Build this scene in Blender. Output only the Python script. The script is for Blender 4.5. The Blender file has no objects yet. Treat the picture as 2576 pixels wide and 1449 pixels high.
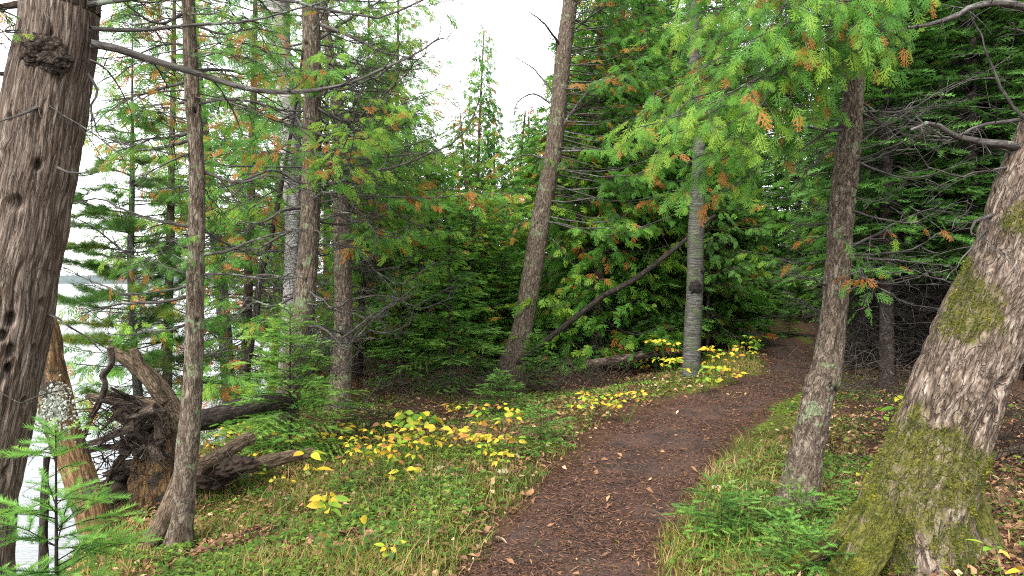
import bpy, math, random
import numpy as np
from math import radians, sin, cos, pi

# ------------------------------------------------------------------ camera, sky, sun, exposure
SC = bpy.context.scene
COL = SC.collection
PITCH = math.atan(15 / 1860)
CAM_H = 1.6
cam_d = bpy.data.cameras.new("camera")
cam_d.sensor_width = 36.0
cam_d.lens = 26.0
cam_d.clip_start = 0.05
cam_d.clip_end = 6000.0
cam = bpy.data.objects.new("camera", cam_d)
cam.location = (0, 0, CAM_H)
cam.rotation_euler = (pi / 2 - PITCH, 0, 0)
COL.objects.link(cam)
SC.camera = cam

SUN_EL, SUN_AZ = radians(44), radians(-152)      # azimuth from +Y, clockwise: light from the left, a little behind
world = bpy.data.worlds.new("World")
SC.world = world
world.use_nodes = True
wn, wl = world.node_tree.nodes, world.node_tree.links
for n in list(wn):
    wn.remove(n)
sky = wn.new("ShaderNodeTexSky")
sky.sky_type = 'NISHITA'
sky.sun_disc = False
sky.sun_elevation = SUN_EL
sky.sun_rotation = SUN_AZ
sky.dust_density = 1.0
sky.air_density = 1.0
sky.ozone_density = 1.0
hsv = wn.new("ShaderNodeHueSaturation")           # an overcast sky has next to no colour
hsv.inputs['Saturation'].default_value = 0.12
bg = wn.new("ShaderNodeBackground")
bg.inputs['Strength'].default_value = 0.15
wo = wn.new("ShaderNodeOutputWorld")
wl.new(sky.outputs[0], hsv.inputs['Color'])
wl.new(hsv.outputs[0], bg.inputs['Color'])
wl.new(bg.outputs[0], wo.inputs['Surface'])

sun_d = bpy.data.lights.new("sun", 'SUN')
sun_d.energy = 1.5
sun_d.angle = radians(25)
sun_d.color = (1.0, 0.96, 0.9)
sun = bpy.data.objects.new("sun", sun_d)
sdir = np.array([sin(SUN_AZ) * cos(SUN_EL), cos(SUN_AZ) * cos(SUN_EL), sin(SUN_EL)])
from mathutils import Vector
sun.rotation_euler = Vector(sdir).to_track_quat('Z', 'Y').to_euler()
COL.objects.link(sun)

SC.view_settings.view_transform = 'Standard'
SC.view_settings.look = 'None'
SC.view_settings.gamma = 1.0
SC.view_settings.exposure = 2.05
SC.view_settings.use_curve_mapping = False
SC.render.engine = 'CYCLES'
SC.cycles.max_bounces = 6
SC.cycles.diffuse_bounces = 3
SC.cycles.transmission_bounces = 4
SC.cycles.transparent_max_bounces = 4
SC.cycles.filter_width = 1.1
SC.cycles.use_denoising = False

# ------------------------------------------------------------------ numeric helpers
def sstep(a, b, x):
    t = np.clip((np.asarray(x, float) - a) / (b - a), 0, 1)
    return t * t * (3 - 2 * t)

def _hash(i, j, k):
    h = (i.astype(np.int64) * 374761393 + j.astype(np.int64) * 668265263 + k.astype(np.int64) * 2147483647) & 0xffffffff
    h = ((h ^ (h >> 13)) * 1274126177) & 0xffffffff
    h = (h ^ (h >> 16)) & 0xffffff
    return h.astype(np.float64) / 0xffffff

def vnoise(p):
    p = np.asarray(p, float)
    f = np.floor(p)
    t = p - f
    t = t * t * (3 - 2 * t)
    i, j, k = f[..., 0].astype(int), f[..., 1].astype(int), f[..., 2].astype(int)
    out = 0
    for a in (0, 1):
        wa = t[..., 0] if a else 1 - t[..., 0]
        for b in (0, 1):
            wb = t[..., 1] if b else 1 - t[..., 1]
            for c in (0, 1):
                wc = t[..., 2] if c else 1 - t[..., 2]
                out = out + wa * wb * wc * _hash(i + a, j + b, k + c)
    return out

def fbm(p, octv=3):
    p = np.asarray(p, float)
    s, a, n = 0, 0.5, 0
    for o in range(octv):
        s = s + a * vnoise(p * 2 ** o + 17.3 * o)
        n += a
        a *= 0.5
    return s / n

def norm(v):
    return v / np.maximum(np.linalg.norm(v, axis=-1, keepdims=True), 1e-9)

V = lambda *a: np.array(a, float)
Z = V(0, 0, 1)

# a pixel of the photograph (2576 x 1449 grid) seen at the distance Y in front of the camera -> the point there
def at(px, py, Y):
    x, u = (px - 1288) / 1860, (724.5 - py) / 1860
    d = V(x, cos(PITCH) + u * sin(PITCH), -sin(PITCH) + u * cos(PITCH))
    return V(0, 0, CAM_H) + d * (Y / d[1])

# ------------------------------------------------------------------ terrain
WATER = -1.5
SHORE_FEET = [(-5.35, 10.4), (-4.75, 10.9), (-4.6, 12.4), (-5.3, 13.2)]
PATH_Y = [-3, 2, 4.0, 5.0, 6.0, 7.0, 8.5, 9.9, 10.8, 11.9, 12.9, 15.6, 19.8, 22, 27, 35, 60, 400]
PATH_X = [-.3, -.05, .24, .50, .88, 1.27, 1.93, 2.74, 3.42, 4.18, 4.8, 5.95, 7.05, 7.5, 7.4, 5.5, 2, 0]
PATH_W = [.47, .47, .49, .51, .58, .62, .66, .6, .55, .48, .42, .42, .6, .55, .55, .6, .6, .6]
_py = np.linspace(-3, 400, 8001)
def _smooth(a, k=25):
    ker = np.hanning(k); ker /= ker.sum()
    return np.convolve(np.pad(a, k // 2, mode='edge'), ker, 'valid')
_pxs = _smooth(np.interp(_py, PATH_Y, PATH_X))
def path_x(y): return np.interp(y, _py, _pxs)
def path_w(y): return np.interp(y, PATH_Y, PATH_W)
_slope = np.gradient(_pxs, _py)
def path_dist(x, y):                              # signed across-path distance (left negative), roughly perpendicular
    s = np.interp(y, _py, _slope)
    return (x - path_x(y)) / np.sqrt(1 + s * s)
def bank_x(y):
    return np.interp(y, [-10, 2, 3, 4.4, 5.3, 6.4, 7.6, 9, 12, 20, 40, 400], [-1.5, -1.6, -1.85, -2.4, -3.1, -3.6, -3.6, -3.5, -4.0, -5.1, -7.5, -40])

def hgt(x, y):
    x, y = np.asarray(x, float), np.asarray(y, float)
    d = path_dist(x, y)
    w = path_w(y)
    off = sstep(0.9, 1.7, np.abs(d) / w)
    z = -0.035 * (1 - off)
    z = z - 0.26 * sstep(0.5, 2.6, -d - w) * sstep(30, 12, y)
    z = z + 0.10 * sstep(0.3, 2.5, d - w)
    q = np.stack([x, y, np.zeros_like(x)], -1)
    z = z + off * (0.10 * (vnoise(q * 0.9) - .5) + 0.05 * (vnoise(q * 2.7 + 9) - .5) + 0.02 * (vnoise(q * 8.0 + 3) - .5))
    z = z + 0.05 * (vnoise(q * 0.35 + 31) - .5)
    b = bank_x(y) - x
    z = z - 1.55 * sstep(-0.35, 1.1, b) - 1.5 * sstep(1.5, 8, b)
    for fx, fy in SHORE_FEET:                        # low spits of shore that carry single trees
        z = np.maximum(z, WATER + .22 - .5 * ((x - fx) ** 2 + (y - fy) ** 2))
    z = z + 0.16 * np.exp(-((x - 2.35) ** 2 + (y - 4.05) ** 2) / 0.5)                         # mound at the mossy cedar
    return z

def h1(x, y): return float(hgt(np.array([x]), np.array([y]))[0])

def ground_px(px, py):
    Y = np.concatenate([np.arange(1.5, 20, .02), np.arange(20, 80, .1)])
    x, u = (px - 1288) / 1860, (724.5 - py) / 1860
    d = V(x, cos(PITCH) + u * sin(PITCH), -sin(PITCH) + u * cos(PITCH))
    P = V(0, 0, CAM_H)[None] + d[None] * (Y / d[1])[:, None]
    g = P[:, 2] - hgt(P[:, 0], P[:, 1])
    i = np.argmax(g < 0) if (g < 0).any() else len(Y) - 1
    return V(P[i, 0], P[i, 1], h1(P[i, 0], P[i, 1]))

# ------------------------------------------------------------------ mesh builder
class MB:
    def __init__(s):
        s.v, s.f, s.t, s.b, s.m, s.n = [], [], [], [], [], 0
    def add(s, v, f, tint=0.5, bark=None, mat=0):
        v = np.asarray(v, float).reshape(-1, 3)
        f = np.asarray(f, int)
        if not len(v):
            return
        s.v.append(v)
        s.f.append((f + s.n, mat))
        s.t.append(np.broadcast_to(np.asarray(tint, float), (len(v),)))
        s.b.append(v if bark is None else np.asarray(bark, float).reshape(-1, 3))
        s.n += len(v)
    def build(s, name, mats, parent=None, origin=None, smooth=True, mesh_only=False):
        v = np.concatenate(s.v)
        o = V(0, 0, 0) if origin is None else np.asarray(origin, float)
        me = bpy.data.meshes.new(name)
        lv = np.concatenate([f.ravel() for f, _ in s.f])
        tot = np.concatenate([np.full(len(f), f.shape[1]) for f, _ in s.f])
        mi = np.concatenate([np.full(len(f), m) for f, m in s.f])
        me.vertices.add(len(v)); me.loops.add(len(lv)); me.polygons.add(len(tot))
        me.vertices.foreach_set("co", (v - o).astype(np.float32).ravel())
        me.loops.foreach_set("vertex_index", lv.astype(np.int32))
        st = np.concatenate([[0], np.cumsum(tot)[:-1]])
        me.polygons.foreach_set("loop_start", st.astype(np.int32))
        me.polygons.foreach_set("material_index", mi.astype(np.int32))
        me.polygons.foreach_set("use_smooth", np.full(len(tot), smooth))
        a = me.attributes.new("tint", 'FLOAT', 'POINT')
        a.data.foreach_set("value", np.concatenate(s.t).astype(np.float32))
        a = me.attributes.new("bark", 'FLOAT_VECTOR', 'POINT')
        a.data.foreach_set("vector", np.concatenate(s.b).astype(np.float32).ravel())
        me.update(calc_edges=True)
        for m in (mats if isinstance(mats, (list, tuple)) else [mats]):
            me.materials.append(m)
        ob = bpy.data.objects.new(name, me)
        COL.objects.link(ob)
        if parent is not None:
            ob.parent = parent
        else:
            ob.location = o
        return ob

def thing(name, label, cat, loc, group=None):
    o = bpy.data.objects.new(name, None)
    o.empty_display_size = 0.2
    o.location = loc
    COL.objects.link(o)
    return tag(o, label, cat, group)

def tag(o, label=None, cat=None, group=None, kind=None):
    if label: o['label'] = label
    if cat: o['category'] = cat
    if group: o['group'] = group
    if kind: o['kind'] = kind
    return o

def copy_tree(root, loc, rz, sc, label, group):
    r = root.copy()
    COL.objects.link(r)
    r.location, r.rotation_euler, r.scale = loc, (0, 0, rz), (sc[0], sc[0], sc[1])
    r['label'] = label
    if group: r['group'] = group
    elif 'group' in r: del r['group']
    for ch in list(root.children):
        c = ch.copy()
        COL.objects.link(c)
        c.parent = r
    return r

# ------------------------------------------------------------------ materials
def nt(name):
    m = bpy.data.materials.new(name)
    m.use_nodes = True
    t = m.node_tree
    for n in list(t.nodes): t.nodes.remove(n)
    return m, t
def N(t, typ, **kw):
    n = t.nodes.new(typ)
    for k, v in kw.items():
        if k.startswith('i_'):
            n.inputs[int(k[2:]) if k[2:].isdigit() else k[2:].replace('_', ' ')].default_value = v
        else:
            setattr(n, k, v)
    return n
def ramp(t, fac, stops, interp='LINEAR'):
    r = t.nodes.new("ShaderNodeValToRGB")
    cr = r.color_ramp
    cr.interpolation = interp
    while len(cr.elements) < len(stops): cr.elements.new(0.5)
    for e, (p, c) in zip(cr.elements, stops):
        e.position = p
        e.color = (*c, 1) if len(c) == 3 else c
    t.links.new(fac, r.inputs[0])
    return r.outputs[0]
def noise(t, vec, scale, detail=3, rough=.55, dist=0):
    n = t.nodes.new("ShaderNodeTexNoise")
    n.inputs['Scale'].default_value = scale
    n.inputs['Detail'].default_value = detail
    n.inputs['Roughness'].default_value = rough
    n.inputs['Distortion'].default_value = dist
    if vec is not None: t.links.new(vec, n.inputs['Vector'])
    return n.outputs[0]
def mix(t, fac, a, b):
    m = t.nodes.new("ShaderNodeMix")
    m.data_type = 'RGBA'
    for val, sock in ((fac, m.inputs[0]), (a, m.inputs[6]), (b, m.inputs[7])):
        if isinstance(val, (int, float)): sock.default_value = val
        elif isinstance(val, tuple): sock.default_value = (*val, 1)
        else: t.links.new(val, sock)
    return m.outputs[2]
def attr(t, name):
    a = t.nodes.new("ShaderNodeAttribute")
    a.attribute_name = name
    return a
def maprange(t, v, a, b, c=0., d=1.):
    m = t.nodes.new("ShaderNodeMapRange")
    for i, x in enumerate((a, b, c, d)): m.inputs[i + 1].default_value = x
    t.links.new(v, m.inputs[0])
    return m.outputs[0]
def fin(t, col, rough=.85, bump=None, bstr=.5, bdist=.01, spec=.25, trans=0):
    out = t.nodes.new("ShaderNodeOutputMaterial")
    p = t.nodes.new("ShaderNodeBsdfPrincipled")
    t.links.new(col, p.inputs['Base Color']) if not isinstance(col, tuple) else setattr(p.inputs['Base Color'], 'default_value', (*col, 1))
    p.inputs['Roughness'].default_value = rough
    p.inputs['Specular IOR Level'].default_value = spec
    if bump is not None:
        b = t.nodes.new("ShaderNodeBump")
        b.inputs['Strength'].default_value = bstr
        b.inputs['Distance'].default_value = bdist
        t.links.new(bump, b.inputs['Height'])
        t.links.new(b.outputs[0], p.inputs['Normal'])
    res = p.outputs[0]
    if trans:
        tr = t.nodes.new("ShaderNodeBsdfTranslucent")
        t.links.new(col, tr.inputs['Color'])
        mx = t.nodes.new("ShaderNodeMixShader")
        mx.inputs[0].default_value = trans
        t.links.new(res, mx.inputs[1]); t.links.new(tr.outputs[0], mx.inputs[2])
        res = mx.outputs[0]
    t.links.new(res, out.inputs['Surface'])

def leaf_mat(name, stops, trans=.4, rough=.55, spec=.3):
    m, t = nt(name)
    fin(t, ramp(t, attr(t, "tint").outputs['Fac'], stops), rough, spec=spec, trans=trans)
    return m

def N_mixf(t, a, b, f):
    m = t.nodes.new("ShaderNodeMix")
    m.inputs[0].default_value = f
    t.links.new(a, m.inputs[2]); t.links.new(b, m.inputs[3])
    return m.outputs[0]
def bark_mat(name, dark, mid, pale, lichen=(.30, .34, .26), lich=.62, scale=62, moss=None, bd=.012, horiz=False):
    dark, mid, pale = (tuple(x * k for x in c) for c, k in ((dark, .5), (mid, .66), (pale, .88)))
    lichen = tuple(x * .75 for x in lichen)
    m, t = nt(name)
    v = attr(t, "bark").outputs['Vector']
    if horiz:
        mp = N(t, "ShaderNodeMapping")
        mp.inputs['Scale'].default_value = (.35, .35, 9)
        t.links.new(v, mp.inputs[0]); vv = mp.outputs[0]
    else: vv = v
    n1 = noise(t, vv, scale, 5, .6, .15)
    nh = noise(t, vv, scale * 2.6, 4, .65, .2)
    c = ramp(t, N_mixf(t, n1, nh, .45), [(.33, dark), (.48, mid), (.64, pale)])
    nc = noise(t, vv, scale * .9, 3, .6, .5)
    sub = N(t, "ShaderNodeMath", operation='SUBTRACT'); t.links.new(nc, sub.inputs[0]); sub.inputs[1].default_value = .5
    ab = N(t, "ShaderNodeMath", operation='ABSOLUTE'); t.links.new(sub.outputs[0], ab.inputs[0])
    crack = maprange(t, ab.outputs[0], .006, .045)
    c = mix(t, crack, mix(t, .5, c, tuple(x * .45 for x in dark)), c)
    n3 = noise(t, v, scale * .16, 2, .5)
    c = mix(t, maprange(t, n3, .35, .7), c, mix(t, .5, c, mid))
    g = N(t, "ShaderNodeNewGeometry")
    nl = noise(t, g.outputs['Position'], 7, 5, .65, .2)
    lm = maprange(t, nl, lich, lich + .05)
    c = mix(t, lm, c, mix(t, noise(t, g.outputs['Position'], 60, 2), tuple(x * .6 for x in lichen), lichen))
    if moss:
        a = attr(t, "tint").outputs['Fac']
        nm = noise(t, g.outputs['Position'], 26, 5, .7)
        ad = N(t, "ShaderNodeMath", operation='ADD')
        t.links.new(a, ad.inputs[0]); t.links.new(nm, ad.inputs[1])
        mm = maprange(t, ad.outputs[0], .92, 1.2)
        c = mix(t, mm, c, ramp(t, noise(t, g.outputs['Position'], 45, 4, .7), [(.3, tuple(x * .45 for x in moss)), (.55, moss), (.75, (moss[0] * 1.5, moss[1] * 1.4, moss[2] * 1.3))]))
    n2 = noise(t, v, scale * 2.2, 4, .65)
    ad = N(t, "ShaderNodeMath", operation='MULTIPLY_ADD')
    t.links.new(n2, ad.inputs[0]); ad.inputs[1].default_value = .6; t.links.new(n1, ad.inputs[2])
    ad2 = N(t, "ShaderNodeMath", operation='MULTIPLY_ADD')
    t.links.new(crack, ad2.inputs[0]); ad2.inputs[1].default_value = .5; t.links.new(ad.outputs[0], ad2.inputs[2])
    fin(t, c, .92, ad2.outputs[0], 1.0, bd, spec=.12)
    return m

M = {}
M['cedar_bark'] = bark_mat("cedar bark", (.032, .021, .015), (.13, .094, .072), (.30, .248, .205), lich=.67)
M['cedar_bark_lichen'] = bark_mat("lichened cedar bark", (.03, .02, .014), (.135, .1, .074), (.31, .262, .205), lichen=(.24, .28, .16), lich=.58)
M['mossy_bark'] = bark_mat("mossy cedar bark", (.022, .015, .01), (.15, .108, .08), (.40, .325, .265), lich=.68, scale=32, moss=(.085, .085, .018), bd=.02)
M['birch_bark'] = bark_mat("birch bark", (.03, .027, .025), (.11, .104, .095), (.27, .255, .23), lichen=(.13, .16, .09), lich=.5, scale=16, horiz=True)
M['white_birch'] = bark_mat("white birch bark", (.07, .06, .055), (.55, .52, .49), (.88, .86, .83), lichen=(.1, .095, .085), lich=.66, scale=26, horiz=True)
M['grey_bark'] = bark_mat("grey scaly bark", (.02, .019, .017), (.07, .066, .06), (.15, .15, .14), lichen=(.15, .18, .14), lich=.55, scale=70)
M['dark_bark'] = bark_mat("dark spruce bark", (.014, .011, .009), (.045, .035, .029), (.095, .08, .07), lich=.66, scale=60)
M['burl_bark'] = bark_mat("dark burl bark", (.018, .012, .009), (.055, .04, .031), (.14, .11, .09), lich=.75, scale=50)
M['twig'] = bark_mat("twig bark", (.035, .029, .025), (.095, .084, .075), (.2, .19, .175), lichen=(.26, .3, .23), lich=.58, scale=40, bd=.003)
M['dead_twig'] = bark_mat("dead brown twigs", (.03, .021, .016), (.075, .055, .044), (.15, .12, .1), lich=.75, scale=40, bd=.003)
M['dead_wood'] = bark_mat("weathered dead wood", (.035, .024, .016), (.14, .1, .065), (.29, .225, .155), lichen=(.2, .22, .17), lich=.66, scale=50)
M['rotten_wood'] = bark_mat("barkless rotten wood", (.05, .026, .013), (.2, .115, .055), (.36, .24, .12), lichen=(.09, .075, .06), lich=.53, scale=40)
M['root_wood'] = bark_mat("grey root wood", (.02, .014, .01), (.08, .058, .044), (.2, .165, .135), lich=.75, scale=45)
CED = [(0, (.034, .095, .014)), (.35, (.07, .195, .022)), (.6, (.115, .30, .04)), (.78, (.23, .37, .04)), (.87, (.40, .19, .035)), (1, (.42, .16, .04))]
M['cedar_leaf'] = leaf_mat("cedar sprays", CED, .55)
M['fir_leaf'] = leaf_mat("fir needles", [(0, (.038, .095, .02)), (.5, (.09, .22, .038)), (.85, (.155, .33, .05)), (1, (.23, .4, .07))], .4)
M['pine_leaf'] = leaf_mat("pine needles", [(0, (.03, .09, .015)), (.6, (.085, .19, .03)), (.9, (.2, .25, .035)), (1, (.35, .27, .04))], .3)
M['yellow_leaf'] = leaf_mat("autumn leaves", [(0, (.07, .2, .02)), (.25, (.2, .34, .03)), (.45, (.58, .48, .04)), (.70, (.64, .40, .035)), (.85, (.46, .22, .045)), (1, (.18, .085, .035))], .35)
M['green_leaf'] = leaf_mat("green leaves", [(0, (.03, .085, .012)), (.6, (.10, .2, .024)), (1, (.25, .31, .04))], .35)
M['grass'] = leaf_mat("grass blades", [(0, (.04, .10, .014)), (.35, (.105, .185, .022)), (.6, (.2, .205, .028)), (.8, (.3, .225, .06)), (1, (.4, .29, .14))], .4)
M['litter'] = leaf_mat("litter flakes", [(0, (.022, .014, .011)), (.35, (.078, .038, .026)), (.7, (.19, .095, .052)), (.9, (.34, .18, .085)), (1, (.5, .36, .22))], .1, .8)
M['moss'] = leaf_mat("moss", [(0, (.04, .065, .009)), (.6, (.14, .15, .018)), (1, (.3, .28, .03))], .25, .9)
M['tan_leaf'] = leaf_mat("dry tan leaf", [(0, (.3, .16, .08)), (.5, (.5, .36, .22)), (1, (.72, .6, .45))], .25, .7)
def plain(name, c1, c2, scale=30, rough=.7, bstr=.4):
    m, t = nt(name)
    g = N(t, "ShaderNodeTexCoord").outputs['Object']
    n = noise(t, g, scale, 5, .65)
    fin(t, ramp(t, n, [(.3, c1), (.7, c2)]), rough, n, bstr, .01)
    return m
M['mushroom'] = plain("pale fungus", (.22, .16, .1), (.52, .45, .33), 25)
M['soil'] = plain("dark soil", (.010, .007, .005), (.05, .032, .022), 30, .95, 1.)
M['char'] = plain("dark hollow", (.006, .005, .004), (.02, .015, .012), 30, .95)
M['shelf'] = plain("shelf fungus", (.5, .48, .42), (.75, .72, .66), 25)

def ground_mat():
    m, t = nt("forest floor")
    g = N(t, "ShaderNodeNewGeometry").outputs['Position']
    a = noise(t, g, 1.1, 5, .6)
    b = noise(t, g, 14, 6, .7)
    c = noise(t, g, 60, 4, .7)
    soil = ramp(t, b, [(.3, (.016, .010, .007)), (.5, (.055, .032, .02)), (.68, (.13, .078, .045))])
    soil = mix(t, maprange(t, c, .4, .7), soil, (.10, .052, .03))
    moss = ramp(t, b, [(.3, (.03, .045, .009)), (.55, (.10, .125, .018)), (.75, (.22, .21, .045))])
    at_ = attr(t, "tint").outputs['Fac']
    ad = N(t, "ShaderNodeMath", operation='ADD')
    t.links.new(a, ad.inputs[0]); t.links.new(at_, ad.inputs[1])
    col = mix(t, maprange(t, ad.outputs[0], .92, 1.1), soil, moss)
    fin(t, col, .95, b, .9, .03, .1)
    return m
def path_mat():
    m, t = nt("trodden path")
    g = N(t, "ShaderNodeNewGeometry").outputs['Position']
    a = noise(t, g, 2.2, 4, .6)
    b = noise(t, g, 40, 5, .7)
    c = noise(t, g, 120, 4, .7)
    col = ramp(t, b, [(.3, (.018, .011, .009)), (.5, (.077, .042, .030)), (.7, (.155, .086, .055))])
    mud = ramp(t, c, [(.35, (.024, .016, .014)), (.65, (.07, .046, .037))])
    col = mix(t, maprange(t, a, .46, .6), col, mud)
    fin(t, col, .85, b, .9, .02, .25)
    rr = maprange(t, a, .46, .62, .9, .5)
    for n in t.nodes:
        if n.type == 'BSDF_PRINCIPLED': t.links.new(rr, n.inputs['Roughness'])
    return m
def water_mat():
    m, t = nt("lake water")
    g = N(t, "ShaderNodeNewGeometry").outputs['Position']
    mp = N(t, "ShaderNodeMapping")
    mp.inputs['Scale'].default_value = (.9, 4.5, 1)
    t.links.new(g, mp.inputs[0])
    n = noise(t, mp.outputs[0], 1.8, 3, .5, .6)
    fin(t, (.16, .175, .185), .08, n, .8, .12, 1.0)
    return m
M['ground'], M['path'], M['water'] = ground_mat(), path_mat(), water_mat()

# ------------------------------------------------------------------ shapes: tubes, sprays, trunks
class Tubes:
    def __init__(s): s.g = {}
    def add(s, pts, r, sides=4):
        s.g.setdefault((len(pts), sides), []).append((pts, r))
    def emit(s, mb, mat=0, tint=.5, cut=0):
        for (n, k), lst in s.g.items():
            P = np.array([a for a, _ in lst]); R = np.array([b for _, b in lst])
            T = norm(np.gradient(P, axis=1))
            ref = np.where(np.abs(T.mean(1)[:, 2:3]) > .85, V(1, 0, 0)[None], Z[None])[:, None, :]
            S = norm(np.cross(T, ref)); B = np.cross(S, T)
            a = np.arange(k) / k * 2 * pi
            off = (np.cos(a)[None, None, :, None] * S[:, :, None] + np.sin(a)[None, None, :, None] * B[:, :, None]) * R[:, :, None, None]
            ring = P[:, :, None] + off
            arc = np.concatenate([np.zeros((len(P), 1)), np.cumsum(np.linalg.norm(np.diff(P, axis=1), axis=2), 1)], 1)
            bark = np.stack([np.broadcast_to(np.cos(a) * .02, ring.shape[:3]), np.broadcast_to(np.sin(a) * .02, ring.shape[:3]), np.broadcast_to(arc[:, :, None] / 5, ring.shape[:3])], -1)
            bark = bark + (P[:, :1, None] * 3.1)
            i = np.arange(n - 1)[:, None]; j = np.arange(k)[None]
            q = np.stack([i * k + j, i * k + (j + 1) % k, (i + 1) * k + (j + 1) % k, (i + 1) * k + j], -1).reshape(-1, 4)
            F = (q[None] + (np.arange(len(P)) * n * k)[:, None, None]).reshape(-1, 4)
            mb.add(ring, F, tint, bark, mat)

class Sprays:
    def __init__(s): s.p, s.d, s.n, s.s, s.t = [], [], [], [], []
    def add(s, p, d, n, sc, t):
        s.p.append(p); s.d.append(d); s.n.append(n); s.s.append(sc); s.t.append(t)
    def count(s): return sum(len(x) for x in s.p)
    def emit(s, mb, temps, rng, mat=0):
        if not s.p: return
        p, d, n = np.concatenate(s.p), norm(np.concatenate(s.d)), np.concatenate(s.n)
        sc, tt = np.concatenate(s.s), np.concatenate(s.t)
        b = norm(np.cross(n, d)); n = np.cross(d, b)
        which = rng.integers(0, len(temps), len(p))
        for w, (tv, tf) in enumerate(temps):
            k = which == w
            if not k.any(): continue
            v = p[k][:, None] + sc[k][:, None, None] * (tv[None, :, 0:1] * d[k][:, None] + tv[None, :, 1:2] * b[k][:, None] + tv[None, :, 2:3] * n[k][:, None])
            F = (tf[None] + (np.arange(k.sum()) * len(tv))[:, None, None]).reshape(-1, tf.shape[1])
            mb.add(v, F, np.repeat(tt[k], len(tv)), None, mat)

def kite(v, f, p, ang, L, w, z0=0., dz=0.):
    p = np.asarray(p, float)
    d = V(cos(ang), sin(ang)); s = V(-sin(ang), cos(ang))
    pts = [p, p + d * L * .45 - s * w / 2, p + d * L, p + d * L * .45 + s * w / 2]
    i = len(v)
    for k, q in enumerate(pts):
        zz = z0 + dz * (0, .5, 1, .5)[k]
        v.append((q[0], q[1], zz - .22 * q[0] ** 2 - .35 * q[1] ** 2))
    f.append((i, i + 1, i + 2, i + 3))

def cedar_spray(rng, n, w, forks):
    v, f = [], []
    kite(v, f, (0, 0), rng.uniform(-.05, .05), 1.0, w * .9)
    for i in range(n):
        for sd in (-1, 1):
            t = .1 + .82 * (i + (.25 if sd > 0 else .6) * rng.uniform(.6, 1.4)) / n
            L = (.46 * max(.05, 1 - t) ** .7 + .07) * rng.uniform(.75, 1.2)
            a = sd * rng.uniform(.55, .85)
            dz = rng.uniform(-.1, .08)
            kite(v, f, (t, 0), a, L, w, 0, dz)
            for k in range(forks):
                u = (k + .7) / (forks + .6)
                q = (t + cos(a) * L * u, sin(a) * L * u)
                s2 = sd if k % 2 else -sd
                kite(v, f, q, a + s2 * rng.uniform(.45, .7), L * (1 - u) * .75 + .05, w * .8, dz * u, rng.uniform(-.05, .05))
    return np.array(v), np.array(f)

def feather(rng, n, L, w, ang=1.05, lift=.35):
    v, f = [], []
    def tri(p, d, ln, wd, zz):
        i = len(v)
        s = V(-d[1], d[0])
        for q, z in ((p - s * wd / 2, 0), (p + s * wd / 2, 0), (p + d * ln, zz)):
            v.append((q[0], q[1], z))
        f.append((i, i + 1, i + 2))
    for i in range(n):
        for sd in (-1, 1):
            t = (i + rng.uniform(0, .8)) / n
            a = sd * rng.uniform(ang - .2, ang + .15) * (1 - .45 * t ** 3)
            tri(V(t, 0), V(cos(a), sin(a)), L * rng.uniform(.75, 1.1), w, L * lift * rng.uniform(-.3, 1.2))
    tri(V(0, 0), V(1., 0), 1.08, w * 1.1, 0)
    return np.array(v), np.array(f)

def tuft(rng, n, w):
    v, f = [], []
    for i in range(n):
        d = norm(V(rng.uniform(.15, 1), rng.normal(0, .5), rng.normal(0, .4)))
        s = norm(np.cross(d, rng.normal(size=3)))
        L = rng.uniform(.75, 1.05)
        p = V(rng.uniform(-.35, .1), 0, 0)
        k = len(v)
        v += [p - s * w / 2, p + s * w / 2, p + d * L + V(0, 0, -.12 * L)]
        f.append((k, k + 1, k + 2))
    return np.array(v), np.array(f)

R0 = np.random.default_rng(5)
T_HERO = [cedar_spray(R0, 6, .044, 2) for _ in range(6)]
T_MID = [cedar_spray(R0, 6, .06, 1) for _ in range(5)]
T_FAR = [cedar_spray(R0, 4, .12, 0) for _ in range(4)]
T_FIRH = [feather(R0, 34, .24, .030, 1.0, .5) for _ in range(4)]
T_FIRM = [feather(R0, 13, .26, .06) for _ in range(4)]
T_FIRF = [feather(R0, 7, .30, .13) for _ in range(4)]
T_PINE = [tuft(R0, 34, .022) for _ in range(4)]

def spline(pts, n):
    pts = np.asarray(pts, float)
    if len(pts) == 2:
        return pts[0] + (pts[1] - pts[0]) * np.linspace(0, 1, n)[:, None]
    P = np.vstack([2 * pts[0] - pts[1], pts, 2 * pts[-1] - pts[-2]])
    seg = np.linalg.norm(np.diff(pts[:, :3], axis=0), axis=1)
    cum = np.concatenate([[0], np.cumsum(seg)])
    s = np.linspace(0, cum[-1], n) if np.isscalar(n) else np.asarray(n) * cum[-1]
    i = np.clip(np.searchsorted(cum, s, 'right') - 1, 0, len(seg) - 1)
    t = ((s - cum[i]) / np.maximum(seg[i], 1e-9))[:, None]
    a, b, c, d = P[i], P[i + 1], P[i + 2], P[i + 3]
    return .5 * (2 * b + (c - a) * t + (2 * a - 5 * b + 4 * c - d) * t * t + (3 * b - a - 3 * c + d) * t ** 3)

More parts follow.
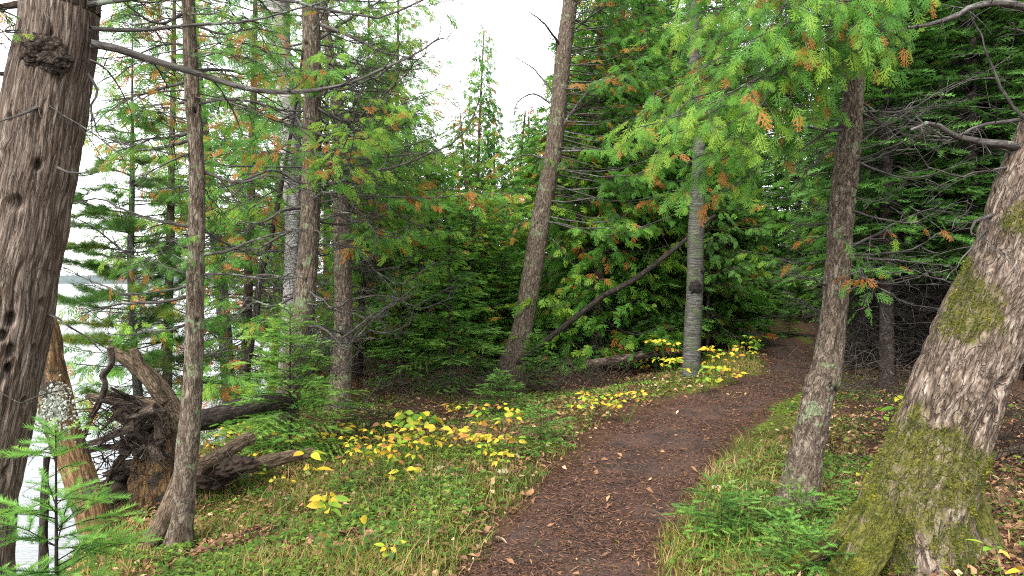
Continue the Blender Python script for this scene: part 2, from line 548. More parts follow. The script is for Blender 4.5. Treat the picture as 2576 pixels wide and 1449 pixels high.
def trunk_mesh(mb, pr, nu=40, step=.05, amp=.004, ridge=.028, elong=7., flare=.0, fh=.25, lobes=3, seed=0, holes=(), moss=None, zfine=None, mat=0, wob=.0, twist=0.):
    """pr: (k,4) points x,y,z,radius from the bottom up."""
    pr = np.asarray(pr, float)
    L = np.linalg.norm(np.diff(pr[:, :3], axis=0), axis=1).sum()
    ns = max(8, int(L / step))
    u = np.linspace(0, 1, ns)
    if zfine:                                       # dense rows where they show, coarse above
        k = zfine / L
        if k < 1: u = np.concatenate([np.linspace(0, k, int(zfine / step)), np.linspace(k, 1, max(4, int((L - zfine) / (step * 8))))[1:]])
    C = spline(pr, u)
    c, r = C[:, :3], np.maximum(C[:, 3], .002)
    s = u * L
    T = norm(np.gradient(c, axis=0))
    ref = V(1, 0, 0) if abs(T[:, 0].mean()) < .8 else V(0, 1, 0)
    S = norm(ref[None] - T * (T @ ref)[:, None]); B = np.cross(T, S)
    a = np.arange(nu) / nu * 2 * pi
    A, SS = np.meshgrid(a, s)
    Aw = A + twist * SS
    rr = np.broadcast_to(r[:, None], A.shape)
    rm = np.median(r)
    q = np.stack([np.cos(Aw) * rm, np.sin(Aw) * rm, SS / elong], -1) + seed * 7.77
    disp = 0
    if amp:
        wq = np.stack([np.cos(A) * rm, np.sin(A) * rm, SS / 2.5], -1) * 9 + seed
        q2 = q + (vnoise(wq)[..., None] - .5) * .03 * V(1, 1, 0)
        n1 = vnoise(q2 / ridge)
        n2 = vnoise(q2 / (ridge * .45) + 5)
        n3 = vnoise(q2 * V(1, 1, elong * .5) / (ridge * 1.3) + 11)
        rd = 1 - np.abs(2 * n1 - 1)
        disp = amp * (1.1 * np.sqrt(np.clip(1 - rd, 0, 1)) + .6 * n2 + .35 * n3 - .9)
    if wob:
        disp = disp + wob * (vnoise(np.stack([np.cos(A), np.sin(A), SS * 3], -1) * 1.2 + seed) - .5)
    fl = 1.0
    if flare:
        fl = 1 + flare * np.exp(-SS / fh) * (.75 + .5 * np.cos(lobes * A + seed * 2.1) + .3 * np.cos((lobes + 2) * A + seed))
    R = rr * fl + disp
    for (ha, hs, wa, ws, dep) in holes:
        da = (A - ha + pi) % (2 * pi) - pi
        R = R - dep * np.exp(-(((da * rm / wa) ** 2 + ((SS - hs) / ws) ** 2) ** 2))
    P = c[:, None] + R[..., None] * (np.cos(A)[..., None] * S[:, None] + np.sin(A)[..., None] * B[:, None])
    nS = len(s)
    i = np.arange(nS - 1)[:, None]; j = np.arange(nu)[None]
    F = np.stack([i * nu + j, i * nu + (j + 1) % nu, (i + 1) * nu + (j + 1) % nu, (i + 1) * nu + j], -1).reshape(-1, 4)
    tint = 0.0 if moss is None else moss(P, A, SS).ravel()
    mb.add(P, F, tint, q, mat)
    top = np.arange(nu)[None] + (nS - 1) * nu           # close the top
    mb.add(np.vstack([P[-1], c[-1:]]), np.stack([np.arange(nu), (np.arange(nu) + 1) % nu, np.full(nu, nu)], -1), .0, np.vstack([q[-1], q[-1, :1]]), mat)

def px_trunk(pts, Y=None, up=3.0, dY=0.0, rtop=.35):
    """photo-measured trunk (cx, py, width) from the top down -> (k,4) from the bottom up, and the ground point."""
    if Y is None:
        Y = ground_px(pts[-1][0], pts[-1][1])[1]
    out = []
    y0, y1 = pts[-1][1], pts[0][1]
    for cx, py, w in pts:
        yy = Y + dY * (y0 - py) / (y0 - y1)
        p = at(cx, py, yy)
        out.append([*p, w / 2 / 1860 * yy])
    out = out[::-1]
    b = np.array(out[0]); nx = np.array(out[1])
    d = (b - nx)[:3] / max(np.linalg.norm((b - nx)[:3]), 1e-6)
    g = h1(b[0], b[1])
    drop = max(.12, b[2] - g + .15)
    out.insert(0, [*(b[:3] + d * drop / max(.5, -d[2])), b[3] * 1.06])
    t = np.array(out[-1]); q = np.array(out[-2])
    d = norm((t - q)[:3])
    for k in (1, 2):
        d = norm(d + V(0, 0, .35))
        t = np.array([*(t[:3] + d * up / 2), t[3] * (rtop ** .5)])
        out.append(list(t))
    return np.array(out), V(b[0], b[1], g)

def limb(W, S, rng, pts, r0, live=(.3, 1.), tw_step=.12, tw_len=.5, sc=.16, sp_step=.07, dead=.1, sub=1, jit=.02, hang=.5, tr=.005, clump=None, n=9, spread=1., sides=5, tmax=.72, rend=.25, up_twig=0.):
    P = spline(pts, n)
    L = np.linalg.norm(np.diff(P, axis=0), axis=1).sum()
    P[1:] += rng.normal(0, jit * L, (n - 1, 3)) * np.linspace(.3, 1, n - 1)[:, None] * V(1, 1, .7)
    W.add(P, r0 * np.linspace(1, rend, n), sides)
    u = np.linspace(0, 1, n)
    t0 = live[0] if live else .12
    nt_ = max(1, int(L * (1 - t0) / tw_step))
    base = rng.uniform(.15, tmax * .9) if clump is None else clump
    for i in range(nt_):
        t = t0 + (1 - t0) * (i + rng.uniform(0, 1)) / nt_
        x = t * (n - 1); k = min(int(x), n - 2)
        p = P[k] + (P[k + 1] - P[k]) * (x - k)
        T = norm(P[k + 1] - P[k])
        lat = norm(np.cross(T, Z) + 1e-6)
        sd = 1 if i % 2 else -1
        an = rng.uniform(.6, 1.2)
        d = norm(T * cos(an) + lat * sd * sin(an) * spread + Z * rng.uniform(-.35, .2 + up_twig))
        l = tw_len * (1 - .45 * t) * rng.uniform(.5, 1.2)
        uu = np.linspace(0, 1, 5)[:, None]
        cv = rng.uniform(-.3, .25) * (1 if live else 1.6)
        tw = p + d * uu * l + (Z * cv * l - Z * (hang * .25 * l if live else 0)) * uu ** 2 + lat * rng.uniform(-.2, .2) * l * uu ** 2
        W.add(tw, np.linspace(tr, tr * .4, 5), 3)
        for _ in range(sub):
            v = rng.uniform(.25, .9); kk = min(int(v * 4), 3)
            p2 = tw[kk]
            d2 = norm(d + rng.normal(0, .55, 3))
            l2 = l * rng.uniform(.25, .6)
            c2 = rng.uniform(-.5, .5)
            u4 = np.linspace(0, 1, 4)[:, None]
            W.add(p2 + d2 * u4 * l2 + Z * c2 * l2 * u4 ** 2, np.linspace(tr * .6, tr * .3, 4), 3)
        if live and t <= live[1]:
            m = max(1, int(l / sp_step))
            v = (np.arange(m) + rng.uniform(.2, 1, m)) / m
            v = .15 + .85 * v
            idx = np.clip((v * 4).astype(int), 0, 3)
            pp = tw[idx] + (tw[idx + 1] - tw[idx]) * (v * 4 - idx)[:, None]
            tg = norm(tw[idx + 1] - tw[idx])
            la = norm(np.cross(tg, Z) + 1e-6)
            sg = np.where(np.arange(m) % 2 == 0, 1, -1)[:, None]
            dd = tg + la * sg * rng.uniform(.2, 1.1, (m, 1)) - Z * hang * rng.uniform(.2, 1.5, (m, 1)) + rng.normal(0, .18, (m, 3))
            nn = Z * .8 + rng.normal(0, .45, (m, 3)) - V(0, .5, 0)
            tt = np.clip(base + .3 * (t - .65) + .15 * (v - .6) + rng.normal(0, .13, m), 0, .78)
            isd = rng.random(m) < (.62 if rng.random() < dead * 1.2 else dead * .3)
            tt = np.where(isd, rng.uniform(.87, 1, m), tt)
            S.add(pp, dd, nn, sc * rng.uniform(.5, 1.4, m), tt)
    return P

def interp_trunk(pr, z):
    i = np.clip(np.searchsorted(pr[:, 2], z) - 1, 0, len(pr) - 2)
    t = (z - pr[i, 2]) / max(pr[i + 1, 2] - pr[i, 2], 1e-6)
    return pr[i, :3] + (pr[i + 1, :3] - pr[i, :3]) * t

def cedar_crown(W, S, rng, pr, z0, z1, R, nl, sc=.2, tw_step=.16, sp_step=.1, dead=.1, r0=.02, sub=0, az=None, low=0., tw_len=.55, live0=.25, top=.15, jit=.02, hang=.5, cl=(.15, .65)):
    for i in range(nl):
        f = (i + rng.uniform(0, 1)) / nl
        z = z0 + (z1 - z0) * f
        p = interp_trunk(pr, z)
        a = i * 2.4 + rng.uniform(-.5, .5) if az is None else rng.uniform(*az)
        ln = (R * (1 - f ** 1.4) + top) * rng.uniform(.7, 1.15)
        d = V(cos(a), sin(a), 0)
        dr = rng.uniform(-.25, -.02) + .35 * f
        pts = [p, p + d * ln * .5 + Z * ln * (dr * .8), p + d * ln + Z * ln * (dr + rng.uniform(0, .25))]
        limb(W, S, rng, pts, r0 * (1 - .6 * f), (live0, 1.), tw_step, tw_len * (.4 + .6 * ln / (R + top)), sc, sp_step, dead, sub, jit, hang, n=6, sides=4, tr=.004, clump=rng.uniform(*cl))

def dead_limbs(W, rng, pr, z0, z1, n, R, r0=.012, az=None, sub=3, tw_step=.14, tw_len=.45, tr=.003):
    for i in range(n):
        z = rng.uniform(z0, z1)
        p = interp_trunk(pr, z)
        a = rng.uniform(0, 2 * pi) if az is None else rng.uniform(*az)
        d = V(cos(a), sin(a), 0)
        ln = R * rng.uniform(.4, 1.1)
        e = rng.uniform(-.15, .35)
        pts = [p, p + d * ln * .35 + Z * ln * rng.uniform(-.2, .08), p + d * ln * .7 + Z * ln * (e - .2), p + d * ln + Z * ln * e]
        limb(W, None, rng, pts, r0 * rng.uniform(.6, 1.3), None, tw_step, tw_len, sub=sub, jit=.025, tr=tr)

def fir_shape(W, S, rng, base, H, R, gap=.14, nb=5, fl=.1, tw_step=.07, z0=.1, clump=(.2, .9), dens=1., lean=(0, 0), rt=None, taper=1., droop=.25, wood_twigs=True):
    top = base + V(lean[0], lean[1], H)
    rt = rt or H * .011
    tp = spline([base - Z * .05, base + V(lean[0] * .4, lean[1] * .4, H * .5), top], 7)
    W.add(tp, rt * np.linspace(1, .15, 7), 6)
    z = z0 * H
    k = 0
    while z < H * .97:
        f = z / H
        ln0 = R * ((1 - f) ** taper) * (1 if f > .12 else .8) + .04
        for b in range(nb):
            p = spline(tp, np.array([0, np.clip(f + rng.uniform(-.6, .6) * gap / H, .02, .98)]))[1]
            a = k * .9 + b * 2 * pi / nb + rng.uniform(-.35, .35)
            ln = ln0 * rng.uniform(.7, 1.15)
            d = V(cos(a), sin(a), 0)
            up = .55 * f - droop * (1 - f) + rng.uniform(-.28, .28)
            P = spline([p, p + d * ln * .5 + Z * ln * up * .55, p + d * ln + Z * ln * (up * .8 - .08)], 6)
            W.add(P, np.linspace(max(.0015, rt * .35 * (1 - .6 * f)), .001, 6), 3)
            cl = rng.uniform(*clump)
            lat = norm(np.cross(d, Z))
            pos, dr, ss, tu = [], [], [], []
            for j in range(max(1, int(ln / (fl * .8)))):                       # needles on the branch itself
                u = .1 + .9 * (j + .3) / max(1, int(ln / (fl * .8)))
                pos.append(spline(P, np.array([0, min(u, .98)]))[1]); dr.append(norm(P[-1] - P[0])); ss.append(fl); tu.append(u)
            nt_ = int(ln / tw_step * dens)
            for j in range(nt_):
                u = .12 + .85 * (j + rng.uniform(0, 1)) / nt_
                x = u * 5; i = min(int(x), 4)
                q = P[i] + (P[i + 1] - P[i]) * (x - i)
                sd = 1 if j % 2 else -1
                T = norm(P[i + 1] - P[i])
                td = norm(T * .62 + lat * sd * .78 + Z * rng.uniform(-.15, .1))
                tl = min(.52 * ln * (1 - u) + fl * .8, ln * .5) * rng.uniform(.8, 1.15)
                m = max(1, int(round(tl / (fl * .85))))
                if wood_twigs and m > 1:
                    W.add(np.array([q, q + td * tl * .6]), np.array([.0012, .0007]), 3)
                for g in range(m):
                    pos.append(q + td * (g * fl * .85) - Z * .02 * fl * g * g); dr.append(td + rng.normal(0, .08, 3)); ss.append(fl * rng.uniform(.85, 1.2)); tu.append(min(1., u + .4 * (g + 1) / m))
                    if m > 1 and g == 0 and dens >= 1:
                        pass
            n = len(pos)
            nn = np.tile(Z, (n, 1)) + rng.normal(0, .38, (n, 3))
            S.add(np.array(pos), np.array(dr), nn, np.array(ss), np.clip(cl + .5 * (np.array(tu) - .65) + rng.normal(0, .1, n), 0, 1))
        z += gap * (1.15 - .5 * f) * rng.uniform(.85, 1.15)
        k += 1
    n = 2
    S.add(np.tile(top - Z * fl * .8, (n, 1)), np.tile(Z, (n, 1)) + rng.normal(0, .05, (n, 3)), rng.normal(0, 1, (n, 3)), np.full(n, fl), np.full(n, .7))

def lump(mb, c, rad, rng, amp=.3, fr=2.5, nu=40, nv=26, mat=0, seed=0):
    a = np.arange(nu) / nu * 2 * pi
    b = np.linspace(-pi / 2 + .02, pi / 2 - .02, nv)
    A, B = np.meshgrid(a, b)
    d = np.stack([np.cos(A) * np.cos(B), np.sin(A) * np.cos(B), np.sin(B)], -1)
    r = 1 + amp * (fbm(d * fr + seed, 4) - .5) * 2
    P = np.asarray(c) + d * r[..., None] * np.asarray(rad)
    i = np.arange(nv - 1)[:, None]; j = np.arange(nu)[None]
    F = np.stack([i * nu + j, i * nu + (j + 1) % nu, (i + 1) * nu + (j + 1) % nu, (i + 1) * nu + j], -1).reshape(-1, 4)
    mb.add(P, F, .5, P, mat)

# ------------------------------------------------------------------ the setting
def build_ground():
    xs = np.concatenate([-np.geomspace(9, 400, 30)[::-1], np.arange(-8.9, -4.5, .2), np.arange(-4.5, 6, .06), np.arange(6, 16, .25), np.geomspace(16, 400, 26)])
    ys = np.concatenate([-np.geomspace(1, 60, 12)[::-1], np.arange(-.8, 2.6, .2), np.arange(2.6, 13, .06), np.arange(13, 30, .25), np.geomspace(30, 500, 40)])
    X, Y = np.meshgrid(xs, ys)
    H = hgt(X, Y)
    d = path_dist(X, Y); w = path_w(Y)
    green = sstep(0.0, .35, -d - w) * sstep(11, 6, Y) * .42 + sstep(0, .2, d - w) * sstep(1.1, .5, d - w) * .4
    green = green + .42 * np.exp(-((X - 2.3) ** 2 / 1.6 + (Y - 12.0) ** 2 / 3)) * 1.5 + .55 * np.exp(-((X - 4.3) ** 2 / .8 + (Y - 14.6) ** 2 / 4)) + .25 * np.exp(-((X - 4.6) ** 2 / 2 + (Y - 10) ** 2 / 6)) + .12
    green = green * (1 - sstep(.0, .6, bank_x(Y) - X))
    mb = MB()
    n, k = X.shape
    i = np.arange(n - 1)[:, None]; j = np.arange(k - 1)[None]
    F = np.stack([i * k + j, i * k + j + 1, (i + 1) * k + j + 1, (i + 1) * k + j], -1).reshape(-1, 4)
    mb.add(np.stack([X, Y, H], -1), F, green.ravel())
    tag(mb.build("ground", M['ground']), kind='structure')
    # the trodden path: a sheet just above the ground, with an uneven edge
    yy = np.concatenate([np.arange(-2, 14, .05), np.arange(14, 42, .1)])
    u = np.linspace(-1, 1, 31)
    U, YY = np.meshgrid(u, yy)
    s = np.interp(YY, _py, _slope); nl = np.sqrt(1 + s * s)
    ed = .95 + .35 * (fbm(np.stack([np.sign(U) * 3, YY * 1.6, 0 * U], -1), 4) - .5)
    off = U * path_w(YY) * ed
    PX = path_x(YY) + off / nl; PY = YY - off * s / nl
    mb = MB()
    k = len(u)
    i = np.arange(len(yy) - 1)[:, None]; j = np.arange(k - 1)[None]
    F = np.stack([i * k + j, i * k + j + 1, (i + 1) * k + j + 1, (i + 1) * k + j], -1).reshape(-1, 4)
    PZ = hgt(PX, PY) + .010 - .02 * sstep(.85, 1, np.abs(U))
    mb.add(np.stack([PX, PY, PZ], -1), F, .5)
    tag(mb.build("path", M['path']), kind='structure')
    mb = MB()
    mb.add([(-3000, -500, WATER), (60, -500, WATER), (60, 4000, WATER), (-3000, 4000, WATER)], [(0, 1, 2, 3)])
    tag(mb.build("lake_water", M['water']), kind='structure')
    # wooded shore across the lake
    mb = MB()
    rng = np.random.default_rng(3)
    x = np.linspace(-1500, 200, 500)
    for row in range(3):
        y = 1250 + 40 * row
        top = 5 + 3 * row + 5 * fbm(np.stack([x * .01, 0 * x + row, 0 * x], -1), 3) + 2 * rng.random(len(x))
        Pp = np.stack([np.stack([x, 0 * x + y - 20, 0 * x + WATER - .5], -1), np.stack([x, 0 * x + y, top * .6], -1), np.stack([x, 0 * x + y + 12, top], -1)], 0)
        k = len(x)
        i = np.arange(2)[:, None]; j = np.arange(k - 1)[None]
        F = np.stack([i * k + j, i * k + j + 1, (i + 1) * k + j + 1, (i + 1) * k + j], -1).reshape(-1, 4)
        mb.add(Pp, F, .5)
    m, t = nt("haze-tinted wooded shore")
    fin(t, ramp(t, noise(t, N(t, "ShaderNodeNewGeometry").outputs['Position'], .06, 4), [(.35, (.06, .08, .085)), (.65, (.11, .135, .13))]), .9)  # distance haze painted in as bluish grey; no air is modelled
    tag(mb.build("far_shore_hills", m), kind='structure')
build_ground()

# ------------------------------------------------------------------ standing trees read off the photograph
def tree(name, label, cat, base, group=None): return thing(name, label, cat, base, group)

def part(mb, name, mats, root): return mb.build(name, mats, root, origin=np.array(root.location))
def subpart(mb, name, mats, root):                  # something that sits on the thing's trunk
    return mb.build(name, mats, root.children[0], origin=np.array(root.location))
def wood(W, name, mat, root):
    mb = MB(); W.emit(mb); return part(mb, name, mat, root)
def crown(S, temps, rng, mat, root, W=None, wm=None, name="crown"):
    mb = MB()
    S.emit(mb, temps, rng, 0)
    mats = [mat]
    if W is not None and W.g:
        W.emit(mb, 1); mats.append(wm or M['twig'])
    return part(mb, name, mats, root)
def branch(root, pts, r0, rng, mat='twig', S=None, name="branch", **kw):
    W = Tubes()
    limb(W, S, rng, pts, r0, kw.pop('live', None), **kw)
    return wood(W, name, M[mat], root)
def pxs(Y, *pp):
    """pixel points; Y a number or (start, end)"""
    n = len(pp)
    ys = np.linspace(*(Y if isinstance(Y, tuple) else (Y, Y)), n)
    return [at(x, y, d) for (x, y), d in zip(pp, ys)]

# --- 1: thick trunk at the left edge
def big_left():
    rng = np.random.default_rng(11)
    Y = 3.5
    pts = [(160, -60, 168), (152, 0, 171), (145, 100, 180), (125, 200, 184), (110, 300, 184), (96, 400, 188), (78, 483, 188), (62, 583, 188), (39, 683, 188), (26, 783, 190), (7, 883, 190), (-10, 966, 190), (-30, 1066, 190), (-50, 1166, 190), (-72, 1266, 192), (-80, 1433, 200), (-86, 1640, 225)]
    pr, g = px_trunk(pts, Y, 4.2)
    g[2] = h1(g[0], g[1])
    r = tree("cedar_tree", "thick grey-brown trunk at the left edge with a lumpy dark burl and woodpecker holes", "tree", g)
    def spot(px, py, w, h, dep):
        z = at(px, py, Y)[2]
        s = 0; acc = 0
        for a, b in zip(pr[:-1], pr[1:]):
            ln = np.linalg.norm(b[:3] - a[:3])
            if a[2] <= z <= b[2]: s = acc + ln * (z - a[2]) / (b[2] - a[2]); c = a + (b - a) * (z - a[2]) / (b[2] - a[2])
            acc += ln
        u = np.clip((at(px, py, Y)[0] - c[0]) / c[3], -.97, .97)
        return (-math.acos(u) % (2 * pi), s, w * 1.0, h * 1.1, dep * 2.0 if dep > 0 else dep)
    hl = [(177, 105, .012, .016, .03), (84, 320, .018, .016, .03), (75, 862, .016, .028, .03), (80, 790, .02, .025, .035), (122, 750, .012, .02, .025), (97, 990, .013, .02, .03),
          (62, 830, .02, .022, .03), (113, 855, .013, .016, .02), (68, 905, .014, .02, .03), (40, 1160, .014, .02, .03), (48, 565, .012, .016, .02), (100, 515, .03, .03, .02), (145, 415, .018, .02, .03), (20, 640, .03, .04, -.02), (80, 385, .035, .03, -.016), (30, 650, .012, .012, .025)]
    holes = [spot(*h) for h in hl]
    mb = MB()
    trunk_mesh(mb, pr, 260, .007, .012, .024, 12., .12, .3, 3, 1, holes, zfine=4.0, wob=.02)
    part(mb, "trunk", M['cedar_bark'], r)
    mb = MB()
    for (px, py, rad, k) in ((112, 128, .085, 1), (135, 150, .07, 2), (92, 150, .06, 5), (150, 165, .05, 7)):
        lump(mb, at(px, py, Y - .15), (rad * 1.0, rad * .75, rad * (.85 if k < 5 else .7)), rng, .45, 3.2, 70, 50, seed=k)
    subpart(mb, "burl", M['burl_bark'], r)
    b = lambda p, r0, **kw: branch(r, p, r0, rng, **kw)
    b(pxs((3.45, 3.6), (212, 14), (330, -4), (500, -14), (717, -2), (804, 20), (927, 43), (977, 37), (1062, -2)), .016, tw_step=.22, tw_len=.28, n=14, jit=.004, sub=2)
    b(pxs((3.42, 4.2), (227, 72), (340, 77), (500, 64), (644, 50), (860, -10)), .012, tw_step=.3, tw_len=.2, n=10, jit=.004, sub=1)
    b(pxs((3.45, 4.0), (228, 110), (290, 122), (400, 156), (500, 187), (644, 228), (760, 232), (870, 212), (1010, 154), (1100, 98)), .021, tw_step=.12, tw_len=.34, n=16, jit=.003, sub=2, rend=.18)
    b(pxs((3.45, 3.5), (225, 152), (250, 162), (275, 182)), .009, tw_step=9, n=6, jit=.005)
    b(pxs((3.45, 3.5), (222, 185), (246, 232), (229, 270), (250, 340), (278, 360)), .008, tw_step=.15, tw_len=.15, n=10, jit=.006, rend=.2)
    b(pxs((3.38, 3.2), (112, 256), (85, 275), (40, 293), (-20, 310)), .010, tw_step=.1, tw_len=.1, n=9, jit=.008)
    b(pxs((3.36, 3.3), (118, 262), (150, 285), (162, 296)), .003, tw_step=9, n=5)
    b(pxs((3.36, 3.3), (145, 422), (180, 435), (250, 430)), .007, tw_step=.14, tw_len=.08, n=8, jit=.01)
    b(pxs((3.5, 3.4), (62, 10), (20, 14), (-60, 30)), .022, tw_step=.2, tw_len=.2, n=7, mat='cedar_bark')
    b(pxs((3.5, 3.4), (34, 187), (0, 186), (-60, 180)), .015, tw_step=.2, tw_len=.2, n=7, mat='cedar_bark')
    b(pxs((3.4, 3.4), (62, 165), (30, 105), (0, 92)), .004, tw_step=.08, tw_len=.1, n=7)
    b(pxs((3.5, 3.5), (122, 790), (155, 805), (185, 832)), .007, tw_step=9, n=6)
    b(pxs((3.36, 3.3), (0, 985), (40, 1010), (75, 1007), (110, 985)), .003, tw_step=9, n=8)
    S = Sprays(); W = Tubes()
    for q in (((-40, -30), (-10, 60), (20, 80)), ((-60, 50), (-30, 90), (40, 62)), ((-60, -60), (-20, 30), (30, 10))):
        limb(W, S, rng, pxs((3.4, 3.3), *q), .006, (.2, 1), .07, .15, .07, .03, .5)
    crown(S, T_HERO, rng, M['cedar_leaf'], r, W)
big_left()

# --- slender trees on the shore
def std_tree(name, label, pts, mat, seed, nu=36, step=.03, amp=.006, up=4., flare=.25, Y=None, dY=0., lim=None, dead=None, leaf=None, temps=T_MID, extra=None, ridge=.028, elong=6., group=None, fh=.2, holes_px=(), cat="tree"):
    rng = np.random.default_rng(seed)
    pr, g = px_trunk(pts, Y, up, dY)
    r = tree(name, label, cat, g, group)
    mb = MB()
    Yb = g[1]
    hs = []
    for (px, py, w, h, dep) in holes_px:
        z = at(px, py, Yb)[2]; c = interp_trunk(pr, z); acc = 0; s = 0; rad = .1
        for a, b in zip(pr[:-1], pr[1:]):
            ln = np.linalg.norm(b[:3] - a[:3])
            if a[2] <= z <= b[2]:
                f = (z - a[2]) / (b[2] - a[2]); s = acc + ln * f; rad = a[3] + (b[3] - a[3]) * f
            acc += ln
        u = np.clip((at(px, py, Yb)[0] - c[0]) / rad, -.95, .95)
        hs.append((-math.acos(u) % (2 * pi), s, w, h, dep * 2))
    trunk_mesh(mb, pr, nu, step, amp, ridge, elong, flare, fh, 3, seed, hs)
    if extra: extra(mb, pr)
    part(mb, "trunk", M[mat], r)
    return r, pr, g, rng

LEFT_DEAD = (pi * .75, pi * 1.3)
def bark_flakes(mb, pr, n=90):
    rg = np.random.default_rng(8)
    for i in range(n):                       # curled strips of birch bark
        z = rg.uniform(.6, 5.2); c = interp_trunk(pr, z); rad = float(np.interp(z, pr[:, 2], pr[:, 3])) * 1.02
        a = rg.uniform(pi, 2 * pi); w = rg.uniform(.04, .14); hh = rg.uniform(.008, .03); cu = rg.uniform(.015, .05)
        aa = a + np.linspace(-.5, .5, 6) * w / rad
        rr = rad + np.linspace(0, 1, 6) ** 2 * cu
        up = np.stack([c[0] + np.cos(aa) * rr, c[1] + np.sin(aa) * rr, np.full(6, z) + rg.normal(0, .004, 6)], -1)
        mb.add(np.vstack([up, up + V(0, 0, hh)]), [(k, k + 1, k + 7, k + 6) for k in range(5)], 0., None)
def shore_trees():
    # 2: slim cedar in front of the root mass
    r, pr, g, rng = std_tree("cedar_tree", "slim cedar with a splayed pale root, standing before the upturned stump", [(474, -30, 29), (475, 33, 30), (482, 200, 35), (495, 433, 37), (492, 716, 42), (485, 966, 47), (465, 1199, 56), (455, 1300, 62), (446, 1385, 78)], 'cedar_bark_lichen', 21, 90, .014, .007, 4.5, .15, holes_px=((498, 290, .012, .016, .02), (504, 803, .012, .016, .02), (490, 755, .01, .012, .015)))
    mb = MB()
    rp = pxs(g[1], (470, 1120), (448, 1220), (416, 1310), (378, 1378), (330, 1425))
    rp[2] = rp[2] - V(0, .05, 0); rp[3] = rp[3] - V(0, .08, 0); rp[4] = rp[4] - V(0, .06, 0)
    trunk_mesh(mb, np.array([[*p, q] for p, q in zip(rp[::-1], (.03, .055, .065, .06, .03))]), 30, .015, .006, .02, 7, seed=4)
    part(mb, "root", M['dead_wood'], r)
    Y = g[1]
    L = [((470, 205), (380, 230), (300, 260), (215, 330)), ((478, 255), (420, 262), (330, 272), (240, 285)), ((485, 330), (430, 345), (360, 350), (300, 362)), ((478, 352), (400, 372), (330, 375), (280, 330)),
         ((475, 570), (420, 560), (330, 535), (250, 500), (175, 515)), ((475, 690), (400, 668), (320, 640), (240, 575), (180, 545)), ((476, 718), (400, 735), (300, 738), (220, 700), (145, 665)),
         ((476, 745), (400, 760), (300, 765), (200, 790)), ((478, 600), (420, 610), (370, 620), (310, 640)), ((490, 180), (560, 175), (640, 190), (720, 170)), ((500, 260), (580, 250), (660, 262), (740, 290)),
         ((512, 580), (570, 615), (640, 640), (700, 625)), ((512, 640), (580, 630), (650, 600), (720, 585), (765, 577)), ((515, 690), (580, 690), (660, 700), (735, 690)), ((505, 430), (600, 460), (680, 440), (760, 480)),
         ((490, 120), (420, 110), (330, 140), (250, 150)), ((495, 380), (440, 400), (380, 430), (330, 450)), ((480, 60), (560, 85), (640, 70), (700, 90)), ((470, 30), (400, 60), (330, 20), (290, -20)), ((478, 810), (430, 830), (370, 835), (310, 850))]
    for i, q in enumerate(L):
        Ye = Y + rng.uniform(-.5, .8)
        branch(r, pxs((Y, Ye), *q), rng.uniform(.009, .015), rng, tw_step=.075, tw_len=.34, n=11, jit=.008, sub=3, tr=.004)
    S, W = Sprays(), Tubes()
    for (x0, y0, x1, y1) in ((480, 0, 300, 40), (480, -60, 260, -20), (482, 60, 330, 110), (480, 120, 290, 190), (485, 20, 620, 60), (478, -40, 700, 10), (485, 150, 610, 210), (490, 330, 400, 400), (476, 590, 420, 625), (480, -80, 420, 30), (476, 620, 330, 690), (490, 500, 420, 470), (500, 460, 540, 540)):
        Ye = Y + rng.uniform(-.6, .8)
        limb(W, S, rng, pxs((Y, Ye), (x0, y0), ((x0 + x1) / 2, (y0 + y1) / 2 - 15), (x1, y1)), .006, (.3, 1), .06, .30, .09, .036, .2, 1)
    for k in range(46):
        y0 = rng.uniform(-330, 330); sd = -1 if rng.random() < .62 else 1
        x1 = 485 + sd * rng.uniform(90, 250); y1 = y0 + rng.uniform(-40, 90)
        limb(W, S, rng, pxs((Y, Y + rng.uniform(-.9, 1.6)), (480, y0), ((480 + x1) / 2, (y0 + y1) / 2 - 20), (x1, y1)), .006, (.35, 1), .065, .30, .09, .04, .2, 1)
    crown(S, T_HERO, rng, M['cedar_leaf'], r, W)

    # 3: dark scaly trunk just behind
    r, pr, g, rng = std_tree("spruce_tree", "dark scaly leaning trunk, between the slim cedar by the stump and the birch clump", [(508, 270, 20), (522, 400, 25), (533, 516, 27), (556, 716, 32), (574, 950, 35), (583, 1076, 40)], 'grey_bark', 22, 40, .02, .004, 4., .1)
    W = Tubes()
    dead_limbs(W, rng, pr, .2, 5.0, 70, 1.6, .015, None, 4, .09, .5, tr=.005)
    wood(W, "dead_branches", M['dead_twig'], r)
    S, W = Sprays(), Tubes()
    cedar_crown(W, S, rng, pr, 2.2, 8.0, 2.2, 95, .14, .09, .045, .15, .012, 1, tw_len=.55, cl=(.45, .76))
    crown(S, T_MID, rng, M['cedar_leaf'], r, W)

    # 4: birch of the clump
    r, pr, g, rng = std_tree("birch_tree", "peeling white birch with ragged grey bark, rising between two cedar trunks of the shore clump", [(690, -30, 64), (695, 33, 63), (703, 133, 56), (725, 233, 57), (727, 333, 57), (736, 483, 46), (737, 570, 38), (733, 683, 36), (726, 860, 42), (720, 1028, 48)], 'white_birch', 23, 60, .02, .008, 4., .1, ridge=.05, elong=1.2, extra=bark_flakes, holes_px=((697, 118, .04, .05, .03),))
